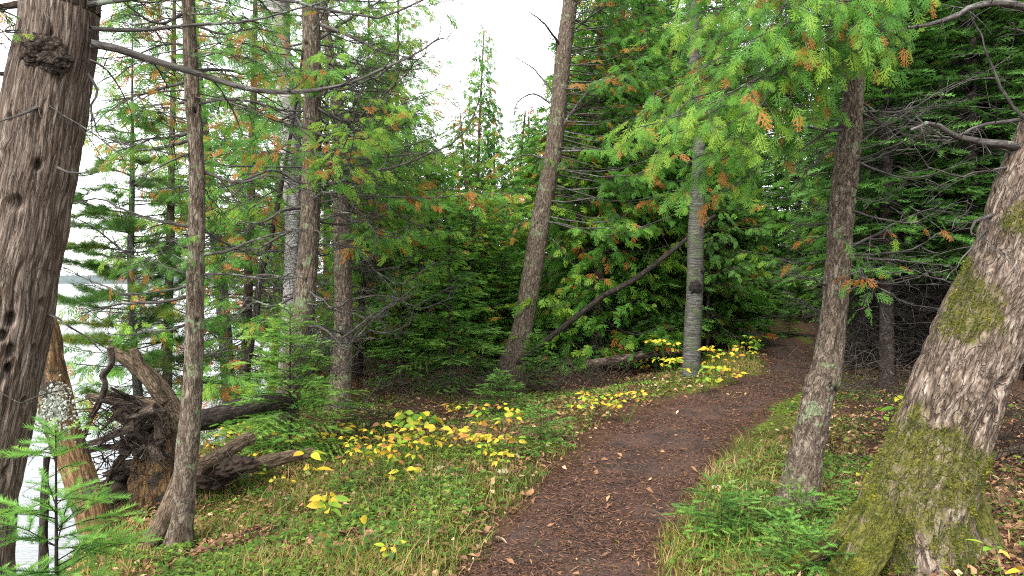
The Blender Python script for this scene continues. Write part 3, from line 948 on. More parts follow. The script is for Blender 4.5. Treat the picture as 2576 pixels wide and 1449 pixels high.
    # cedars of the clump
    r, pr, g, rng = std_tree("cedar_tree", "straight shaggy cedar trunk with square woodpecker holes, standing in front of the peeling birch", [(780, -40, 42), (782, 33, 43), (786, 233, 43), (783, 470, 48), (775, 650, 49), (762, 783, 55), (745, 880, 56), (726, 966, 54), (718, 1106, 68)], 'cedar_bark_lichen', 24, 80, .016, .009, 5., .25, holes_px=((762, 673, .022, .04, .04), (778, 700, .014, .02, .03), (776, 126, .02, .025, .03), (782, 400, .015, .02, .03), (770, 480, .012, .015, .03)))
    Y = g[1]
    for q in (((788, 590), (755, 575), (700, 595), (650, 625), (580, 632)), ((792, 240), (860, 228), (940, 195), (1020, 140)), ((800, 420), (880, 400), (960, 395), (1060, 385)), ((790, 480), (700, 430), (650, 440), (560, 470)),
              ((770, 350), (740, 290), (690, 310), (640, 280)), ((764, 390), (735, 330), (700, 300), (640, 290)), ((800, 330), (880, 310), (960, 260), (1000, 200)), ((800, 60), (880, 90), (960, 130), (1050, 150)),
              ((800, 470), (860, 455), (940, 430), (1060, 400), (1160, 340), (1210, 240)), ((800, 100), (860, 60), (930, 20), (980, -20)), ((795, 560), (850, 540), (900, 560), (960, 540)), ((765, 690), (720, 700), (660, 690), (610, 720)), ((750, 740), (690, 770), (640, 760), (590, 800)), ((770, 520), (710, 530), (660, 560), (600, 555))):
        branch(r, pxs((Y, Y + rng.uniform(-.9, .5)), *q), rng.uniform(.017, .027), rng, tw_step=.09, tw_len=.5, n=11, jit=.008, sub=3, tr=.0055)
    S, W = Sprays(), Tubes()
    cedar_crown(W, S, rng, pr, 2.6, 9, 1.9, 80, .14, .09, .045, .14, .014, 1, tw_len=.5, live0=.3, cl=(.45, .76))
    for q in (((790, 220), (760, 190), (720, 170)), ((790, 200), (810, 190), (840, 170)), ((790, 230), (770, 210), (760, 185))):
        limb(W, S, rng, pxs((Y, Y - .9), *q), .006, (.3, 1), .05, .22, .12, .045, .35)
    crown(S, T_MID, rng, M['cedar_leaf'], r, W)
    W = Tubes(); dead_limbs(W, rng, pr, .3, 4.6, 38, 1.5, .017, (-1.2, 1.3), 3, .09, .5, tr=.0055)
    wood(W, "dead_branches", M['twig'], r)

    r, pr, g, rng = std_tree("cedar_tree", "narrow cedar trunk with a tall dark hole, directly left of the peeling birch", [(716, 250, 24), (708, 420, 28), (705, 560, 32), (704, 690, 33), (703, 850, 35), (695, 1004, 42)], 'cedar_bark', 25, 50, .02, .006, 4., .2, holes_px=((714, 612, .014, .05, .04), (708, 742, .016, .06, .04)))
    W = Tubes(); dead_limbs(W, rng, pr, .3, 3.6, 55, 1.9, .018, (pi * .6, pi * 1.4), 4, .09, .5, tr=.0055)
    wood(W, "dead_branches", M['twig'], r)
    S, W = Sprays(), Tubes()
    cedar_crown(W, S, rng, pr, 2.2, 9, 2.6, 110, .15, .09, .045, .13, .013, 1, az=(pi * .4, pi * 1.45), live0=.3, tw_len=.6, cl=(.45, .76))
    crown(S, T_MID, rng, M['cedar_leaf'], r, W)

    r, pr, g, rng = std_tree("cedar_tree", "reddish shaggy cedar trunk with a pale lichen streak, standing right of the birch clump", [(808, -30, 16), (819, 67, 20), (846, 240, 30), (856, 440, 38), (859, 516, 42), (862, 650, 43), (864, 816, 46), (857, 950, 53), (848, 1034, 66)], 'cedar_bark_lichen', 26, 60, .018, .008, 4., .2)
    S, W = Sprays(), Tubes()
    cedar_crown(W, S, rng, pr, 2.2, 9, 1.45, 100, .16, .09, .045, .12, .014, 1, az=(-1.2, 2.4), live0=.25, cl=(.45, .76))
    crown(S, T_MID, rng, M['cedar_leaf'], r, W)
    W = Tubes(); dead_limbs(W, rng, pr, 1.0, 4.6, 22, 1.7, .016, (-1.6, 1.6), 3, .12, .5, tr=.005)
    wood(W, "dead_branches", M['twig'], r)

    r, pr, g, rng = std_tree("cedar_tree", "thin dark cedar stem among drooping green sprays, the thinnest right of the birch clump", [(926, 300, 9), (925, 400, 11), (916, 650, 13), (908, 816, 18), (900, 952, 24)], 'dark_bark', 27, 24, .04, .004, 3., .2)
    S, W = Sprays(), Tubes()
    cedar_crown(W, S, rng, pr, .9, 6.6, 1.6, 130, .16, .09, .045, .08, .014, 1, az=(-1.9, 1.9), live0=.15, cl=(.45, .76))
    crown(S, T_MID, rng, M['cedar_leaf'], r, W)
    W = Tubes(); dead_limbs(W, rng, pr, .1, 2.6, 24, 1.4, .012, (-2.2, 1.2), 3, .12, .5, tr=.0045)
    wood(W, "dead_branches", M['dead_twig'], r)
shore_trees()
def shore_extra():
    for k, (label, pts, Y, R, nl, z0, mat) in enumerate((
        ("slender cedar on the water's edge between the young pine and the slim cedar", [(436, 200, 12), (430, 500, 17), (424, 800, 21), (420, 1000, 24)], 10.9, 1.5, 70, 1.0, 'cedar_bark_lichen'),
        ("thin grey cedar standing on the shore behind the dark scaly trunk", [(640, 150, 14), (632, 500, 19), (622, 800, 23), (616, 1000, 26)], 12.4, 1.6, 90, .8, 'cedar_bark'),
        ("low bushy cedar on the shore behind the birch clump", [(775, 420, 8), (780, 700, 14), (785, 940, 20)], None, 1.5, 110, .2, 'cedar_bark'),
        ("narrow cedar seen between the birch clump and the reddish shaggy cedar", [(822, 150, 8), (822, 500, 14), (822, 900, 20)], None, 1.3, 100, .3, 'cedar_bark'),
        ("slanting dark stem leaning left across the lake between slim cedar and birch clump", [(690, 560, 12), (655, 700, 15), (640, 820, 17), (610, 960, 20)], 10.5, .9, 30, .6, 'dark_bark'),
        ("full green cedar right of the reddish shaggy trunk, reaching the open sky", [(1000, 180, 8), (995, 500, 14), (985, 900, 22)], None, 1.5, 150, .3, 'cedar_bark'))):
        r, pr, g, rng = std_tree("cedar_tree", label, pts, mat, 130 + k, 24, .05, .006, 3.2, .2, Y=Y)
        S, W = Sprays(), Tubes()
        cedar_crown(W, S, rng, pr, g[2] + z0, pr[-1, 2], R, nl, .17, .1, .05, .12, .013, 1, live0=.2, cl=(.42, .76), tw_len=.55, top=.25)
        crown(S, T_MID, rng, M['cedar_leaf'], r, W)
        W = Tubes(); dead_limbs(W, rng, pr, g[2] + .3, g[2] + 3.6, 26, 1.2, .012, None, 4, .1, .45, tr=.005)
        wood(W, "dead_branches", M['twig'], r)
shore_extra()

# --- 7: leaning cedar left of the path, 8: upright one right of it, 9: the mossy one
def path_trees():
    r, pr, g, rng = std_tree("cedar_tree", "lone leaning cedar left of the path, pale lichen patches on its trunk", [(1437, -30, 35), (1433, 17, 36), (1418, 133, 40), (1405, 267, 40), (1390, 400, 43), (1373, 483, 44), (1356, 583, 50), (1340, 683, 50), (1316, 816, 51), (1292, 900, 62), (1278, 956, 82)], 'cedar_bark_lichen', 31, 90, .018, .010, 5., .35, holes_px=((1350, 565, .02, .02, .03),))
    Y = g[1]
    mb = MB(); lump(mb, at(1345, 637, Y - .13), (.065, .05, .09), rng, .2, 3); subpart(mb, "knot", M['rotten_wood'], r)
    mb = MB(); lump(mb, at(1371, 636, Y - .02), (.045, .05, .018), rng, .15, 2); subpart(mb, "shelf_fungus", M['shelf'], r)
    for q in (((1445, 50), (1530, 100), (1610, 165), (1680, 155), (1710, 90)), ((1440, 80), (1520, 20), (1620, -10)), ((1410, 300), (1490, 250), (1560, 160), (1640, 70)), ((1415, 285), (1500, 295), (1580, 315), (1650, 330)),
              ((1400, 380), (1480, 380), (1560, 385), (1640, 378)), ((1420, 130), (1370, 60), (1330, 30)), ((1400, 240), (1340, 170), (1290, 140)), ((1385, 260), (1340, 235), (1300, 260), (1290, 300)), ((1375, 400), (1320, 390), (1270, 410)),
              ((1395, 400), (1440, 440), (1462, 500), (1470, 560)), ((1405, 250), (1398, 160), (1400, 60)), ((1410, 420), (1500, 430), (1570, 470), (1620, 455)), ((1400, 340), (1470, 240), (1530, 190), (1610, 210))):
        branch(r, pxs((Y, Y + rng.uniform(-.8, .6)), *q), rng.uniform(.016, .034), rng, mat='dark_bark' if q[0][0] > 1400 else 'twig', tw_step=.13, tw_len=.5, n=10, jit=.012, sub=2, tr=.005)
    S, W = Sprays(), Tubes()
    cedar_crown(W, S, rng, pr, 2.7, 9.5, 2.7, 120, .19, .12, .055, .1, .018, 1, az=(-1.0, 1.2), live0=.35)
    for q in (((1385, 400), (1365, 400), (1355, 420)), ((1400, 395), (1420, 400), (1435, 420)), ((1370, 590), (1400, 610), (1430, 655)), ((1350, 560), (1310, 560), (1290, 590))):
        limb(W, S, rng, pxs((Y, Y - .4), *q), .006, (.2, 1), .08, .22, .17, .06, .3)
    crown(S, T_MID, rng, M['cedar_leaf'], r, W)

    # 8
    r, pr, g, rng = std_tree("cedar_tree", "upright cedar right of the path, bright green and orange sprays hanging above", [(2158, 60, 42), (2149, 200, 47), (2137, 333, 56), (2124, 467, 60), (2121, 483, 58), (2109, 650, 59), (2095, 816, 62), (2075, 950, 75), (2065, 966, 75), (2037, 1099, 77), (2017, 1199, 90), (2005, 1282, 108)], 'cedar_bark_lichen', 32, 130, .010, .010, 4., .26, ridge=.024, elong=4., dY=0)
    Y = g[1]
    S, W = Sprays(), Tubes()
    # bright hanging foliage: limbs come out of the upper trunk towards the open path
    targets = [(1612, 330, 4.3), (1640, 250, 4.5), (1600, 290, 4.6), (1690, 320, 4.3), (1650, 380, 4.3), (1700, 240, 4.6), (1720, 330, 4.2), (1745, 400, 4.3), (1705, 480, 4.5), (1835, 470, 4.6), (1790, 270, 4.0), (1815, 370, 4.2), (1850, 300, 4.0), (1880, 220, 4.1), (1905, 320, 4.4),
               (1800, 170, 4.3), (1830, 90, 4.2), (1850, 10, 4.1), (1900, 110, 3.9), (1930, 20, 3.9), (1940, 210, 4.2), (1975, 270, 4.4), (1990, 130, 4.0), (2010, 40, 3.9), (2040, -20, 3.9), (2050, 110, 4.0), (2085, 170, 4.3), (2110, 20, 3.9),
               (2150, 70, 4.0), (2180, 0, 4.0), (2235, 10, 4.1), (2190, 110, 4.2), (2120, 140, 4.3), (1770, 40, 4.5), (1760, -40, 4.6), (1820, -80, 4.3), (1950, -60, 4.0), (2060, -80, 4.0), (1735, 150, 4.7), (1715, 90, 4.8), (1750, 190, 4.9), (1765, 120, 4.8), (1710, 20, 4.9), (1740, -30, 4.8), (1780, 210, 4.7), (1790, 40, 4.7), (1755, 260, 4.8), (1870, 160, 4.5), (1960, 70, 4.3), (2160, 170, 4.5)]
    for i, (tx, ty, ty_) in enumerate(targets):
        e = at(tx, ty, ty_)
        st = interp_trunk(pr, e[2] + rng.uniform(.25, .7) + .2)
        mid = (st + e) / 2 + V(0, 0, .10 + rng.uniform(0, .12))
        cl = rng.uniform(.4, .72)
        pts = [st, mid, e + V(.12, .05, .06), e]
        limb(W, S, rng, pts, .011, (.36, 1), .08, .36, .102, .031, .08, 1, .02, 1.0, clump=cl, n=9, tr=.003)
    crown(S, T_HERO, rng, M['cedar_leaf'], r, W)
    print("hero sprays", S.count())
    for q in (((2150, 300), (2050, 350), (1960, 420), (1880, 450)), ((2130, 350), (2040, 420), (1980, 500)), ((2100, 560), (2040, 565), (1980, 560)), ((2100, 590), (2050, 600), (2010, 630)), ((2165, 330), (2240, 310), (2330, 250), (2480, 180), (2560, 130)),
              ((2150, 250), (2230, 320), (2260, 350), (2300, 360)), ((2140, 380), (2220, 360), (2300, 300), (2400, 220), (2520, 190)), ((2135, 420), (2200, 400), (2260, 370)), ((2100, 620), (2160, 610), (2200, 600), (2260, 615)), ((2080, 720), (2040, 700), (2000, 690))):
        branch(r, pxs((Y, Y + rng.uniform(-.6, .6)), *q), rng.uniform(.007, .011), rng, tw_step=.09, tw_len=.3, n=11, jit=.01, sub=2, tr=.003)
    for k in range(16):
        y0 = rng.uniform(230, 700); x1 = rng.uniform(2220, 2500); y1 = y0 + rng.uniform(-160, 120)
        branch(r, pxs((Y, Y + rng.uniform(-.8, 1.5)), (2125, y0), ((2125 + x1) / 2, (y0 + y1) / 2 + rng.uniform(-10, 60)), (x1, y1)), rng.uniform(.006, .012), rng, tw_step=.085, tw_len=.34, n=11, jit=.014, sub=3, tr=.0032)
    S, W = Sprays(), Tubes()
    for q in (((2190, 590), (2180, 650), (2160, 720)), ((2110, 570), (2090, 585), (2120, 600)), ((2200, 540), (2220, 560), (2240, 590)), ((2240, 520), (2270, 540), (2300, 560)), ((2290, 520), (2320, 540), (2345, 560)), ((2195, 700), (2180, 740), (2170, 775)), ((2250, 640), (2200, 690), (2160, 700))):
        limb(W, S, rng, pxs((Y - .1, Y - .3), *q), .003, (.1, 1), .06, .13, .1, .04, .25, 1)
    crown(S, T_HERO, rng, M['cedar_leaf'], r, W, name="hanging_spray")

    # 9: mossy leaning cedar
    Y = 3.95
    pts = [(2745, 180, 170), (2670, 320, 180), (2613, 483, 190), (2554, 650, 198), (2479, 816, 204), (2412, 966, 213), (2352, 1133, 226), (2315, 1233, 240), (2300, 1310, 262), (2312, 1433, 310), (2320, 1520, 370)]
    pr, g = px_trunk(pts, Y, 4.)
    g[2] = h1(g[0], g[1])
    r = tree("cedar_tree", "stout leaning cedar at the right edge, its bark coated in olive moss", "tree", g)
    rng = np.random.default_rng(33)
    moss_at = []
    def moss(P, A, S_):
        q = P * V(2.6, 2.6, 2.0)
        n = fbm(q + 4, 3)
        up = .5 + .5 * np.cos(A - pi * 1.2)                # the upper, left-facing side of the lean
        lowb = sstep(.8, .0, S_)
        t = np.clip(.07 + 1.05 * (n - .44) * 2.3 + .24 * up + .10 * lowb, 0, .62)
        moss_at.append((P, t, A))
        return t
    holes = [((-math.acos(.35)) % (2 * pi), 1.38, .035, .06, .06), ((-math.acos(-.1)) % (2 * pi), .95, .01, .012, .02)]
    mb = MB()
    trunk_mesh(mb, pr, 300, .007, .014, .034, 3.5, .1, .25, 4, 3, holes, moss, zfine=3.6, wob=.03, twist=.1)
    part(mb, "trunk", M['mossy_bark'], r)
    def root(pp, rad, seed, nm="root"):
        mb = MB()
        P = np.array([[*p, q] for p, q in zip(pp, rad)])
        trunk_mesh(mb, P, 70, .012, .012, .03, 3., seed=seed, moss=lambda P, A, S_: np.clip(.62 + .9 * (fbm(P * 6, 3) - .45), 0, .95), wob=.03)
        part(mb, nm, M['mossy_bark'], r)
        return P
    a = root([at(2250, 1200, Y - .02), at(2190, 1290, Y - .08), at(2120, 1345, Y - .12), at(2050, 1395, Y - .1), at(1960, 1440, Y - .05)], (.07, .085, .065, .042, .025), 3)
    b = root([at(2230, 1290, Y - .1), at(2190, 1380, Y - .22), at(2150, 1450, Y - .32), at(2110, 1530, Y - .42)], (.09, .085, .07, .04), 5)
    b2 = root([at(2235, 1230, Y - .06), at(2190, 1330, Y - .18), at(2140, 1400, Y - .24), at(2080, 1465, Y - .28)], (.09, .085, .065, .035), 6)
    c = root([at(2420, 1250, Y + .02), at(2470, 1370, Y + .0), at(2510, 1450, Y - .05), at(2560, 1540, Y - .1)], (.09, .10, .08, .04), 7)
    mb = MB()                                             # moss tufts on the roots and lower trunk
    pos = []
    for k in range(22000):
        w = rng.random()
        if w < .6:
            Q = (a, b, b2)[rng.integers(0, 3)]
            x = rng.uniform(0, len(Q) - 1.01); i = int(x); q = Q[i] + (Q[i + 1] - Q[i]) * (x - i)
            ang = rng.uniform(.1, 1.0) * pi
            d = V(cos(ang) * .75, -abs(sin(ang * 1.3)) * .7, sin(ang)); d = norm(d)
            pos.append((q[:3] + d * q[3] * rng.uniform(.97, 1.06), d))
        else:
            z = rng.uniform(-.05, .42) ; c_ = interp_trunk(pr, z); rad = float(np.interp(z, pr[:, 2], pr[:, 3])) * 1.05
            ang = rng.uniform(pi * .95, pi * 1.55)
            if vnoise(V(ang * 3, z * 7, 2)) < .52: continue
            d = V(cos(ang), sin(ang), .3)
            pos.append((c_ + V(cos(ang), sin(ang), 0) * rad, norm(d)))
    S = Sprays()
    P_, t_, A_ = moss_at[0]
    ok = np.argwhere((t_ > .54) & (P_[..., 2] < 2.3) & (P_[..., 1] < Y + .1))
    ok = ok[rng.permutation(len(ok))[:13000]]
    for i_, j_ in ok:
        a_ = A_[i_, j_]
        pos.append((P_[i_, j_] + rng.normal(0, .003, 3), norm(V(cos(a_), sin(a_), .5))))
    p = np.array([x[0] for x in pos]); d = np.array([x[1] for x in pos])
    cl = np.clip(fbm(p * 14, 2) * 1.6 - .3 + rng.normal(0, .15, len(p)), 0, 1)
    S.add(p, d + rng.normal(0, .5, p.shape), rng.normal(0, 1, p.shape), rng.uniform(.007, .018, len(p)), cl)
    S.emit(mb, T_FAR, rng)
    subpart(mb, "moss", M['moss'], r)
    for q, r0 in ((((2575, 370), (2500, 360), (2420, 345), (2340, 310), (2290, 330)), .028), (((2560, 390), (2480, 355), (2410, 350), (2330, 340)), .016), (((2500, 540), (2450, 560), (2440, 590)), .014), (((2570, 300), (2450, 320), (2380, 345), (2300, 290)), .012),
                   (((2540, 420), (2480, 430), (2400, 440), (2330, 410), (2290, 340)), .008), (((2700, 60), (2600, 20), (2480, 10), (2380, 50), (2290, 70)), .03), (((2680, 100), (2590, 80), (2520, 70)), .012), (((2620, 330), (2540, 260), (2490, 160), (2440, 20)), .012), (((2500, 560), (2430, 640), (2380, 700), (2330, 690)), .006)):
        branch(r, pxs((Y, Y - rng.uniform(-.3, .5)), *q), r0, rng, tw_step=.08, tw_len=.3, n=12, jit=.01, sub=2, tr=.003, mat='twig')
path_trees()

# --- birch and thin stems beyond the bend
def mid_trees():
    r, pr, g, rng = std_tree("birch_tree", "mottled grey birch with a dark burl, standing among yellow plants left of the path bend", [(1745, -20, 22), (1746, 133, 25), (1752, 200, 25), (1760, 283, 26), (1756, 450, 34), (1751, 583, 40), (1748, 716, 41), (1743, 816, 43), (1739, 933, 44), (1738, 948, 50)], 'birch_bark', 41, 50, .03, .007, 4., .2, ridge=.05, elong=1.2)
    Y = g[1]
    mb = MB(); lump(mb, at(1750, 722, Y - .13), (.10, .06, .11), rng, .5, 3); lump(mb, at(1767, 680, Y - .1), (.05, .05, .05), rng, .4, 3, seed=3)
    subpart(mb, "burl", M['char'], r)
    S, W = Sprays(), Tubes()
    for (name, label, pts, mat, leafy) in (
        ("fir_sapling", "pole-thin dark stem right beside the mottled birch", [(1783, 380, 5), (1783, 550, 6), (1781, 720, 7), (1780, 905, 9)], 'dark_bark', .5),
        ("fir_sapling", "pale pole-thin stem nearest the path bend, right of the mottled birch", [(1829, 500, 3), (1828, 680, 5), (1826, 862, 7)], 'dark_bark', .5),
        ("cedar_tree", "grey two-sided cedar trunk seen under foliage left of the mottled birch", [(1606, 480, 22), (1602, 640, 26), (1598, 760, 31), (1592, 885, 44)], 'cedar_bark_lichen', 1),
        ("spruce_tree", "thin middle trunk of three between the grey cedar and the mottled birch", [(1645, 480, 10), (1642, 700, 13), (1638, 888, 17)], 'dark_bark', 1),
        ("spruce_tree", "black-barked trunk closest to the mottled birch on its left", [(1674, 480, 13), (1672, 700, 16), (1667, 890, 20)], 'dark_bark', 1)):
        r, pr, g, rg = std_tree(name, label, pts, mat, 50 + len(label), 20, .06, .004, 4.5, .2)
        S, W = Sprays(), Tubes()
        cedar_crown(W, S, rg, pr, 2.0 if leafy == 1 else 1.6, 9, .5 + leafy, 90, .2, .13, .07, .06, .012, 0, live0=.15)
        crown(S, T_MID, rg, M['fir_leaf'] if leafy < 1 else M['cedar_leaf'], r, W, M['dead_twig'])
        W = Tubes(); dead_limbs(W, rg, pr, .5, 3.0, 22, .7, .006, None, 2, .12, .3)
        wood(W, "dead_branches", M['dead_twig'], r)
    # dead trunk leaning across
    rng = np.random.default_rng(44)
    p = pxs((13.2, 12.4), (1500, 758), (1531, 738), (1600, 700), (1680, 640), (1740, 590), (1800, 540))
    o = V(*p[0][:2], h1(*p[0][:2]))
    r = tree("dead_tree", "dark dead trunk leaning diagonally against the mottled birch", "dead tree", o)
    mb = MB()
    trunk_mesh(mb, np.array([[*x, q] for x, q in zip([at(1292, 920, 13.6)] + p, (.05, .05, .048, .045, .04, .033, .022))]), 20, .05, .008, .03, 5, seed=9)
    part(mb, "trunk", M['dark_bark'], r)
    for q in (((1640, 668), (1630, 640), (1640, 615)), ((1620, 690), (1640, 720), (1650, 760)), ((1690, 632), (1670, 600), (1660, 570)), ((1700, 628), (1730, 660), (1740, 680))):
        branch(r, pxs(12.9, *q), .012, rng, mat='dark_bark', tw_step=.2, tw_len=.3, n=6, tr=.004)
    # dark trunks at the right
    for (label, pts, seed) in (
        ("dark straight spruce trunk standing just left of the mossy leaning cedar", [(2402, -40, 30), (2399, 133, 32), (2397, 400, 34), (2384, 600, 37), (2376, 783, 39), (2368, 915, 46)], 61),
        ("black spruce trunk seen through dead twigs right of the upright cedar", [(2262, -20, 18), (2252, 300, 22), (2236, 560, 26), (2222, 740, 28), (2206, 925, 34)], 62),
        ("slender dark stem behind the upright cedar's right flank", [(2190, 200, 8), (2182, 500, 12), (2168, 860, 16), (2160, 935, 18)], 63),
        ("dark spruce trunk at the far right behind the mossy leaning cedar's crown side", [(2530, -40, 20), (2536, 250, 24), (2548, 560, 28), (2556, 905, 34)], 64)):
        r, pr, g, rg = std_tree("spruce_tree", label, pts, 'dark_bark', seed, 30, .04, .006, 4.5, .2)
        W = Tubes(); dead_limbs(W, rg, pr, .1, 4.6, 95, 1.6, .012, None, 5, .1, .55, tr=.0048)
        wood(W, "dead_branches", M['twig'], r)
        S, W = Sprays(), Tubes()
        cedar_crown(W, S, rg, pr, 2.2, 9.5, 2.0, 90, .2, .13, .07, .08, .014, 0, live0=.3)
        crown(S, T_MID, rg, M['cedar_leaf'], r, W)
mid_trees()

# --- young pine on the water's edge
def pine():
    rng = np.random.default_rng(71)
    pts = [(333, 250, 6), (333, 440, 12), (329, 650, 17), (333, 783, 17), (340, 900, 19), (350, 1020, 24)]
    Y = 10.4
    pr, g = px_trunk(pts, Y, 1.2)
    r = tree("pine_tree", "young pine with soft tufted green boughs standing against the bright lake", "tree", g)
    mb = MB(); trunk_mesh(mb, pr, 20, .05, .003, seed=2, flare=.2); part(mb, "trunk", M['grey_bark'], r)
    W, S = Tubes(), Sprays()
    for (py, n, R) in ((300, 4, .5), (380, 4, .6), (470, 6, .8), (540, 6, .95), (600, 7, 1.05), (660, 8, 1.15), (715, 7, 1.1), (775, 7, 1.0), (840, 6, .9), (890, 8, .95), (960, 3, .6)):
        p = interp_trunk(pr, at(333, py, Y)[2])
        for k in range(n):
            a = k * 2 * pi / n + rng.uniform(-.4, .4)
            ln = R * rng.uniform(.65, 1.1)
            d = V(cos(a), sin(a), 0)
            p = interp_trunk(pr, at(333, py + rng.uniform(-38, 38), Y)[2])
            P = spline([p, p + d * ln * .5 + Z * .06 * ln, p + d * ln + Z * rng.uniform(-.15, .45) * ln], 7)
            W.add(P, np.linspace(.012, .004, 7), 4)
            cl = rng.uniform(.25, .85)
            for j in range(int(ln / .032)):
                u = .22 + .78 * rng.random(); x = u * 6; i = min(int(x), 5)
                q = P[i] + (P[i + 1] - P[i]) * (x - i)
                lat = norm(np.cross(d, Z)) * rng.choice([-1, 1])
                td = norm(d * rng.uniform(.3, .9) + lat * rng.uniform(.2, 1) + Z * rng.uniform(-.1, .35))
                tl = rng.uniform(.06, .22) * (1.2 - .5 * u)
                W.add(np.array([q, q + td * tl]), np.array([.003, .002]), 3)
                m = 3
                S.add(np.array([q + td * tl * f for f in (.4, .7, 1.)]), np.tile(td, (m, 1)) + rng.normal(0, .25, (m, 3)), rng.normal(0, 1, (m, 3)), rng.uniform(.10, .15, m), np.clip(cl + rng.normal(0, .12, m), 0, 1))
    crown(S, T_PINE, rng, M['pine_leaf'], r, W)
    # small trees on the same spit, thin against the light
pine()

# ------------------------------------------------------------------ firs
def fir(label, base, H, R, seed, lod='m', group=None, name="fir_sapling", **kw):
    rng = np.random.default_rng(seed)
    r = tree(name, label, "sapling" if "sapling" in name else "tree", base, group)
    W, S = Tubes(), Sprays()
    fir_shape(W, S, rng, np.asarray(base, float), H, R, **kw)
    wood(W, "trunk", M['dark_bark'], r)
    crown(S, {'h': T_FIRH, 'm': T_FIRM, 'f': T_FIRF}[lod], rng, M['fir_leaf'], r)
    return r

def firs():
    b = at(143, 1560, 2.75); b = V(b[0], 2.75, h1(b[0], 2.75))
    fir("long-needled young fir in the lower left corner, one frond reaching right", b, at(130, 1082, 2.75)[2] - b[2], .62, 81, 'h', gap=.13, nb=5, fl=.09, tw_step=.042, z0=.15, clump=(.45, .88), droop=.12, taper=.8)
    b2 = V(-1.62, 2.5, h1(-1.62, 2.5))
    fir("shaggy low fir at the foot of the corner fir, half over the bank", b2, .66, .5, 82, 'h', gap=.07, nb=6, fl=.075, tw_step=.035, z0=.1, clump=(.4, .9))
    b = ground_px(770, 1112) + V(0, -.6, 0); b[2] = h1(b[0], b[1])
    fir("bushy bright fir sapling in front of the shaggy cedar clump", b, at(765, 768, b[1])[2] - b[2], 1.0, 83, 'm', gap=.12, nb=6, fl=.08, tw_step=.04, z0=.1, clump=(.6, 1.05), droop=.1, taper=.75)
    for (label, px, pyb, pyt, R, seed, cl) in (
        ("broad blue-green fir filling the gap left of the leaning cedar", 1130, 985, 560, 1.35, 84, (.3, .85)),
        ("dense dark fir close behind the leaning cedar's trunk", 1260, 945, 600, 1.1, 85, (.15, .7)),
        ("shadowy fir with drooping boughs right of the leaning cedar", 1440, 925, 600, 1.45, 86, (.1, .55)),
        ("pale-tipped young fir between the broad fir and the thin cedar stem", 1010, 985, 640, .8, 87, (.35, .85)),
        ("fir beside the diagonal dead trunk, tips level with its lower end", 1530, 915, 600, 1.1, 88, (.2, .6))):
        g = ground_px(px, pyb)
        fir(label, g, at(px, pyt, g[1])[2] - g[2], R, seed, 'm', gap=.13, nb=6, fl=.11, tw_step=.06, z0=.08, clump=cl, droop=.25)
    for (label, px, pyb, pyt, R, seed) in (
        ("small fir seedling glowing green at the foot of the leaning cedar, right side", 1348, 985, 830, .48, 91),
        ("low fir shrub at the leaning cedar's base, nearest the yellow plants", 1262, 1045, 935, .62, 92),
        ("low fir shrub bordering the path, right of the yellow plants", 1360, 1122, 1020, .44, 93),
        ("tiny fir seedling standing in the grass below the yellow thicket", 865, 1245, 1180, .14, 94),
        ("small fir seedling in the grass beside the path's left edge of yellow leaves", 985, 1215, 1165, .16, 95),
        ("fir bush in the grass on the path's right edge with its dark stem showing", 1815, 1362, 1225, .42, 96),
        ("low fir bush between the path and the upright cedar's foot", 1905, 1345, 1235, .38, 97),
        ("fir sprig growing behind the upright cedar's foot", 2090, 1265, 1190, .3, 98),
        ("low feathery fir in front of the mossy root", 1985, 1440, 1315, .42, 99),
        ("feathery fir sprig at the mossy root's tip, nearest the camera", 2075, 1480, 1340, .34, 100),
        ("fir sprig against the upright cedar's left flank", 2015, 1330, 1240, .36, 101),
        ("fir seedling beside the path bend under the spruce boughs", 1985, 850, 740, .5, 102),
        ("low fir tuft among the yellow plants under the birch clump", 700, 1085, 1020, .45, 103)):
        g = ground_px(px, pyb)
        if g[1] > 3.3:
            fir(label, g, max(.12, at(px, pyt, g[1])[2] - g[2]), R, seed, 'm', gap=.055, nb=5, fl=.055, tw_step=.04, z0=.1, clump=(.35, .85), droop=.05, taper=.7)
firs()

# ------------------------------------------------------------------ forest behind: a few grown trees, copied
def proto_cedar(seed, H, R, z0, nl, clump_dead=.06):
    rng = np.random.default_rng(seed)
    r = tree("cedar_tree", "x", "tree", (0, 0, 0))
    pr = np.array([[0, 0, -.2, .13], [rng.normal(0, .1), rng.normal(0, .1), H * .5, .09], [rng.normal(0, .15), rng.normal(0, .15), H, .02]])
    mb = MB(); trunk_mesh(mb, pr, 14, .12, .008, .04, 5, .3, .2, 3, seed); part(mb, "trunk", M['cedar_bark'], r)
    W, S = Tubes(), Sprays()
    cedar_crown(W, S, rng, pr, z0, H, R, nl * 2, .23, .13, .065, clump_dead, .02, 0, live0=.12, tw_len=.75, top=.3, cl=(.2, .74))
    crown(S, T_FAR, rng, M['cedar_leaf'], r, W)
    return r
def proto_fir(seed, H, R, dead=0):
    rng = np.random.default_rng(seed)
    r = tree("fir_tree", "x", "tree", (0, 0, 0))
    W, S = Tubes(), Sprays()
    fir_shape(W, S, rng, V(0, 0, 0), H, R, gap=.2, nb=7, fl=.2, tw_step=.11, z0=.07 if not dead else .22, clump=(.05, .7) if not dead else (0, .35), rt=H * .012, wood_twigs=False, droop=.35)
    crown(S, T_FIRF, rng, M['fir_leaf'], r)
    if dead:
        pr = np.array([[0, 0, 0, .1], [0, 0, H, .02]])
        dead_limbs(W, rng, pr, .3, H * .45, 60, 1.2, .008, None, 3, .13, .45, tr=.004)
    wood(W, "trunk", M['dark_bark'], r)
    return r

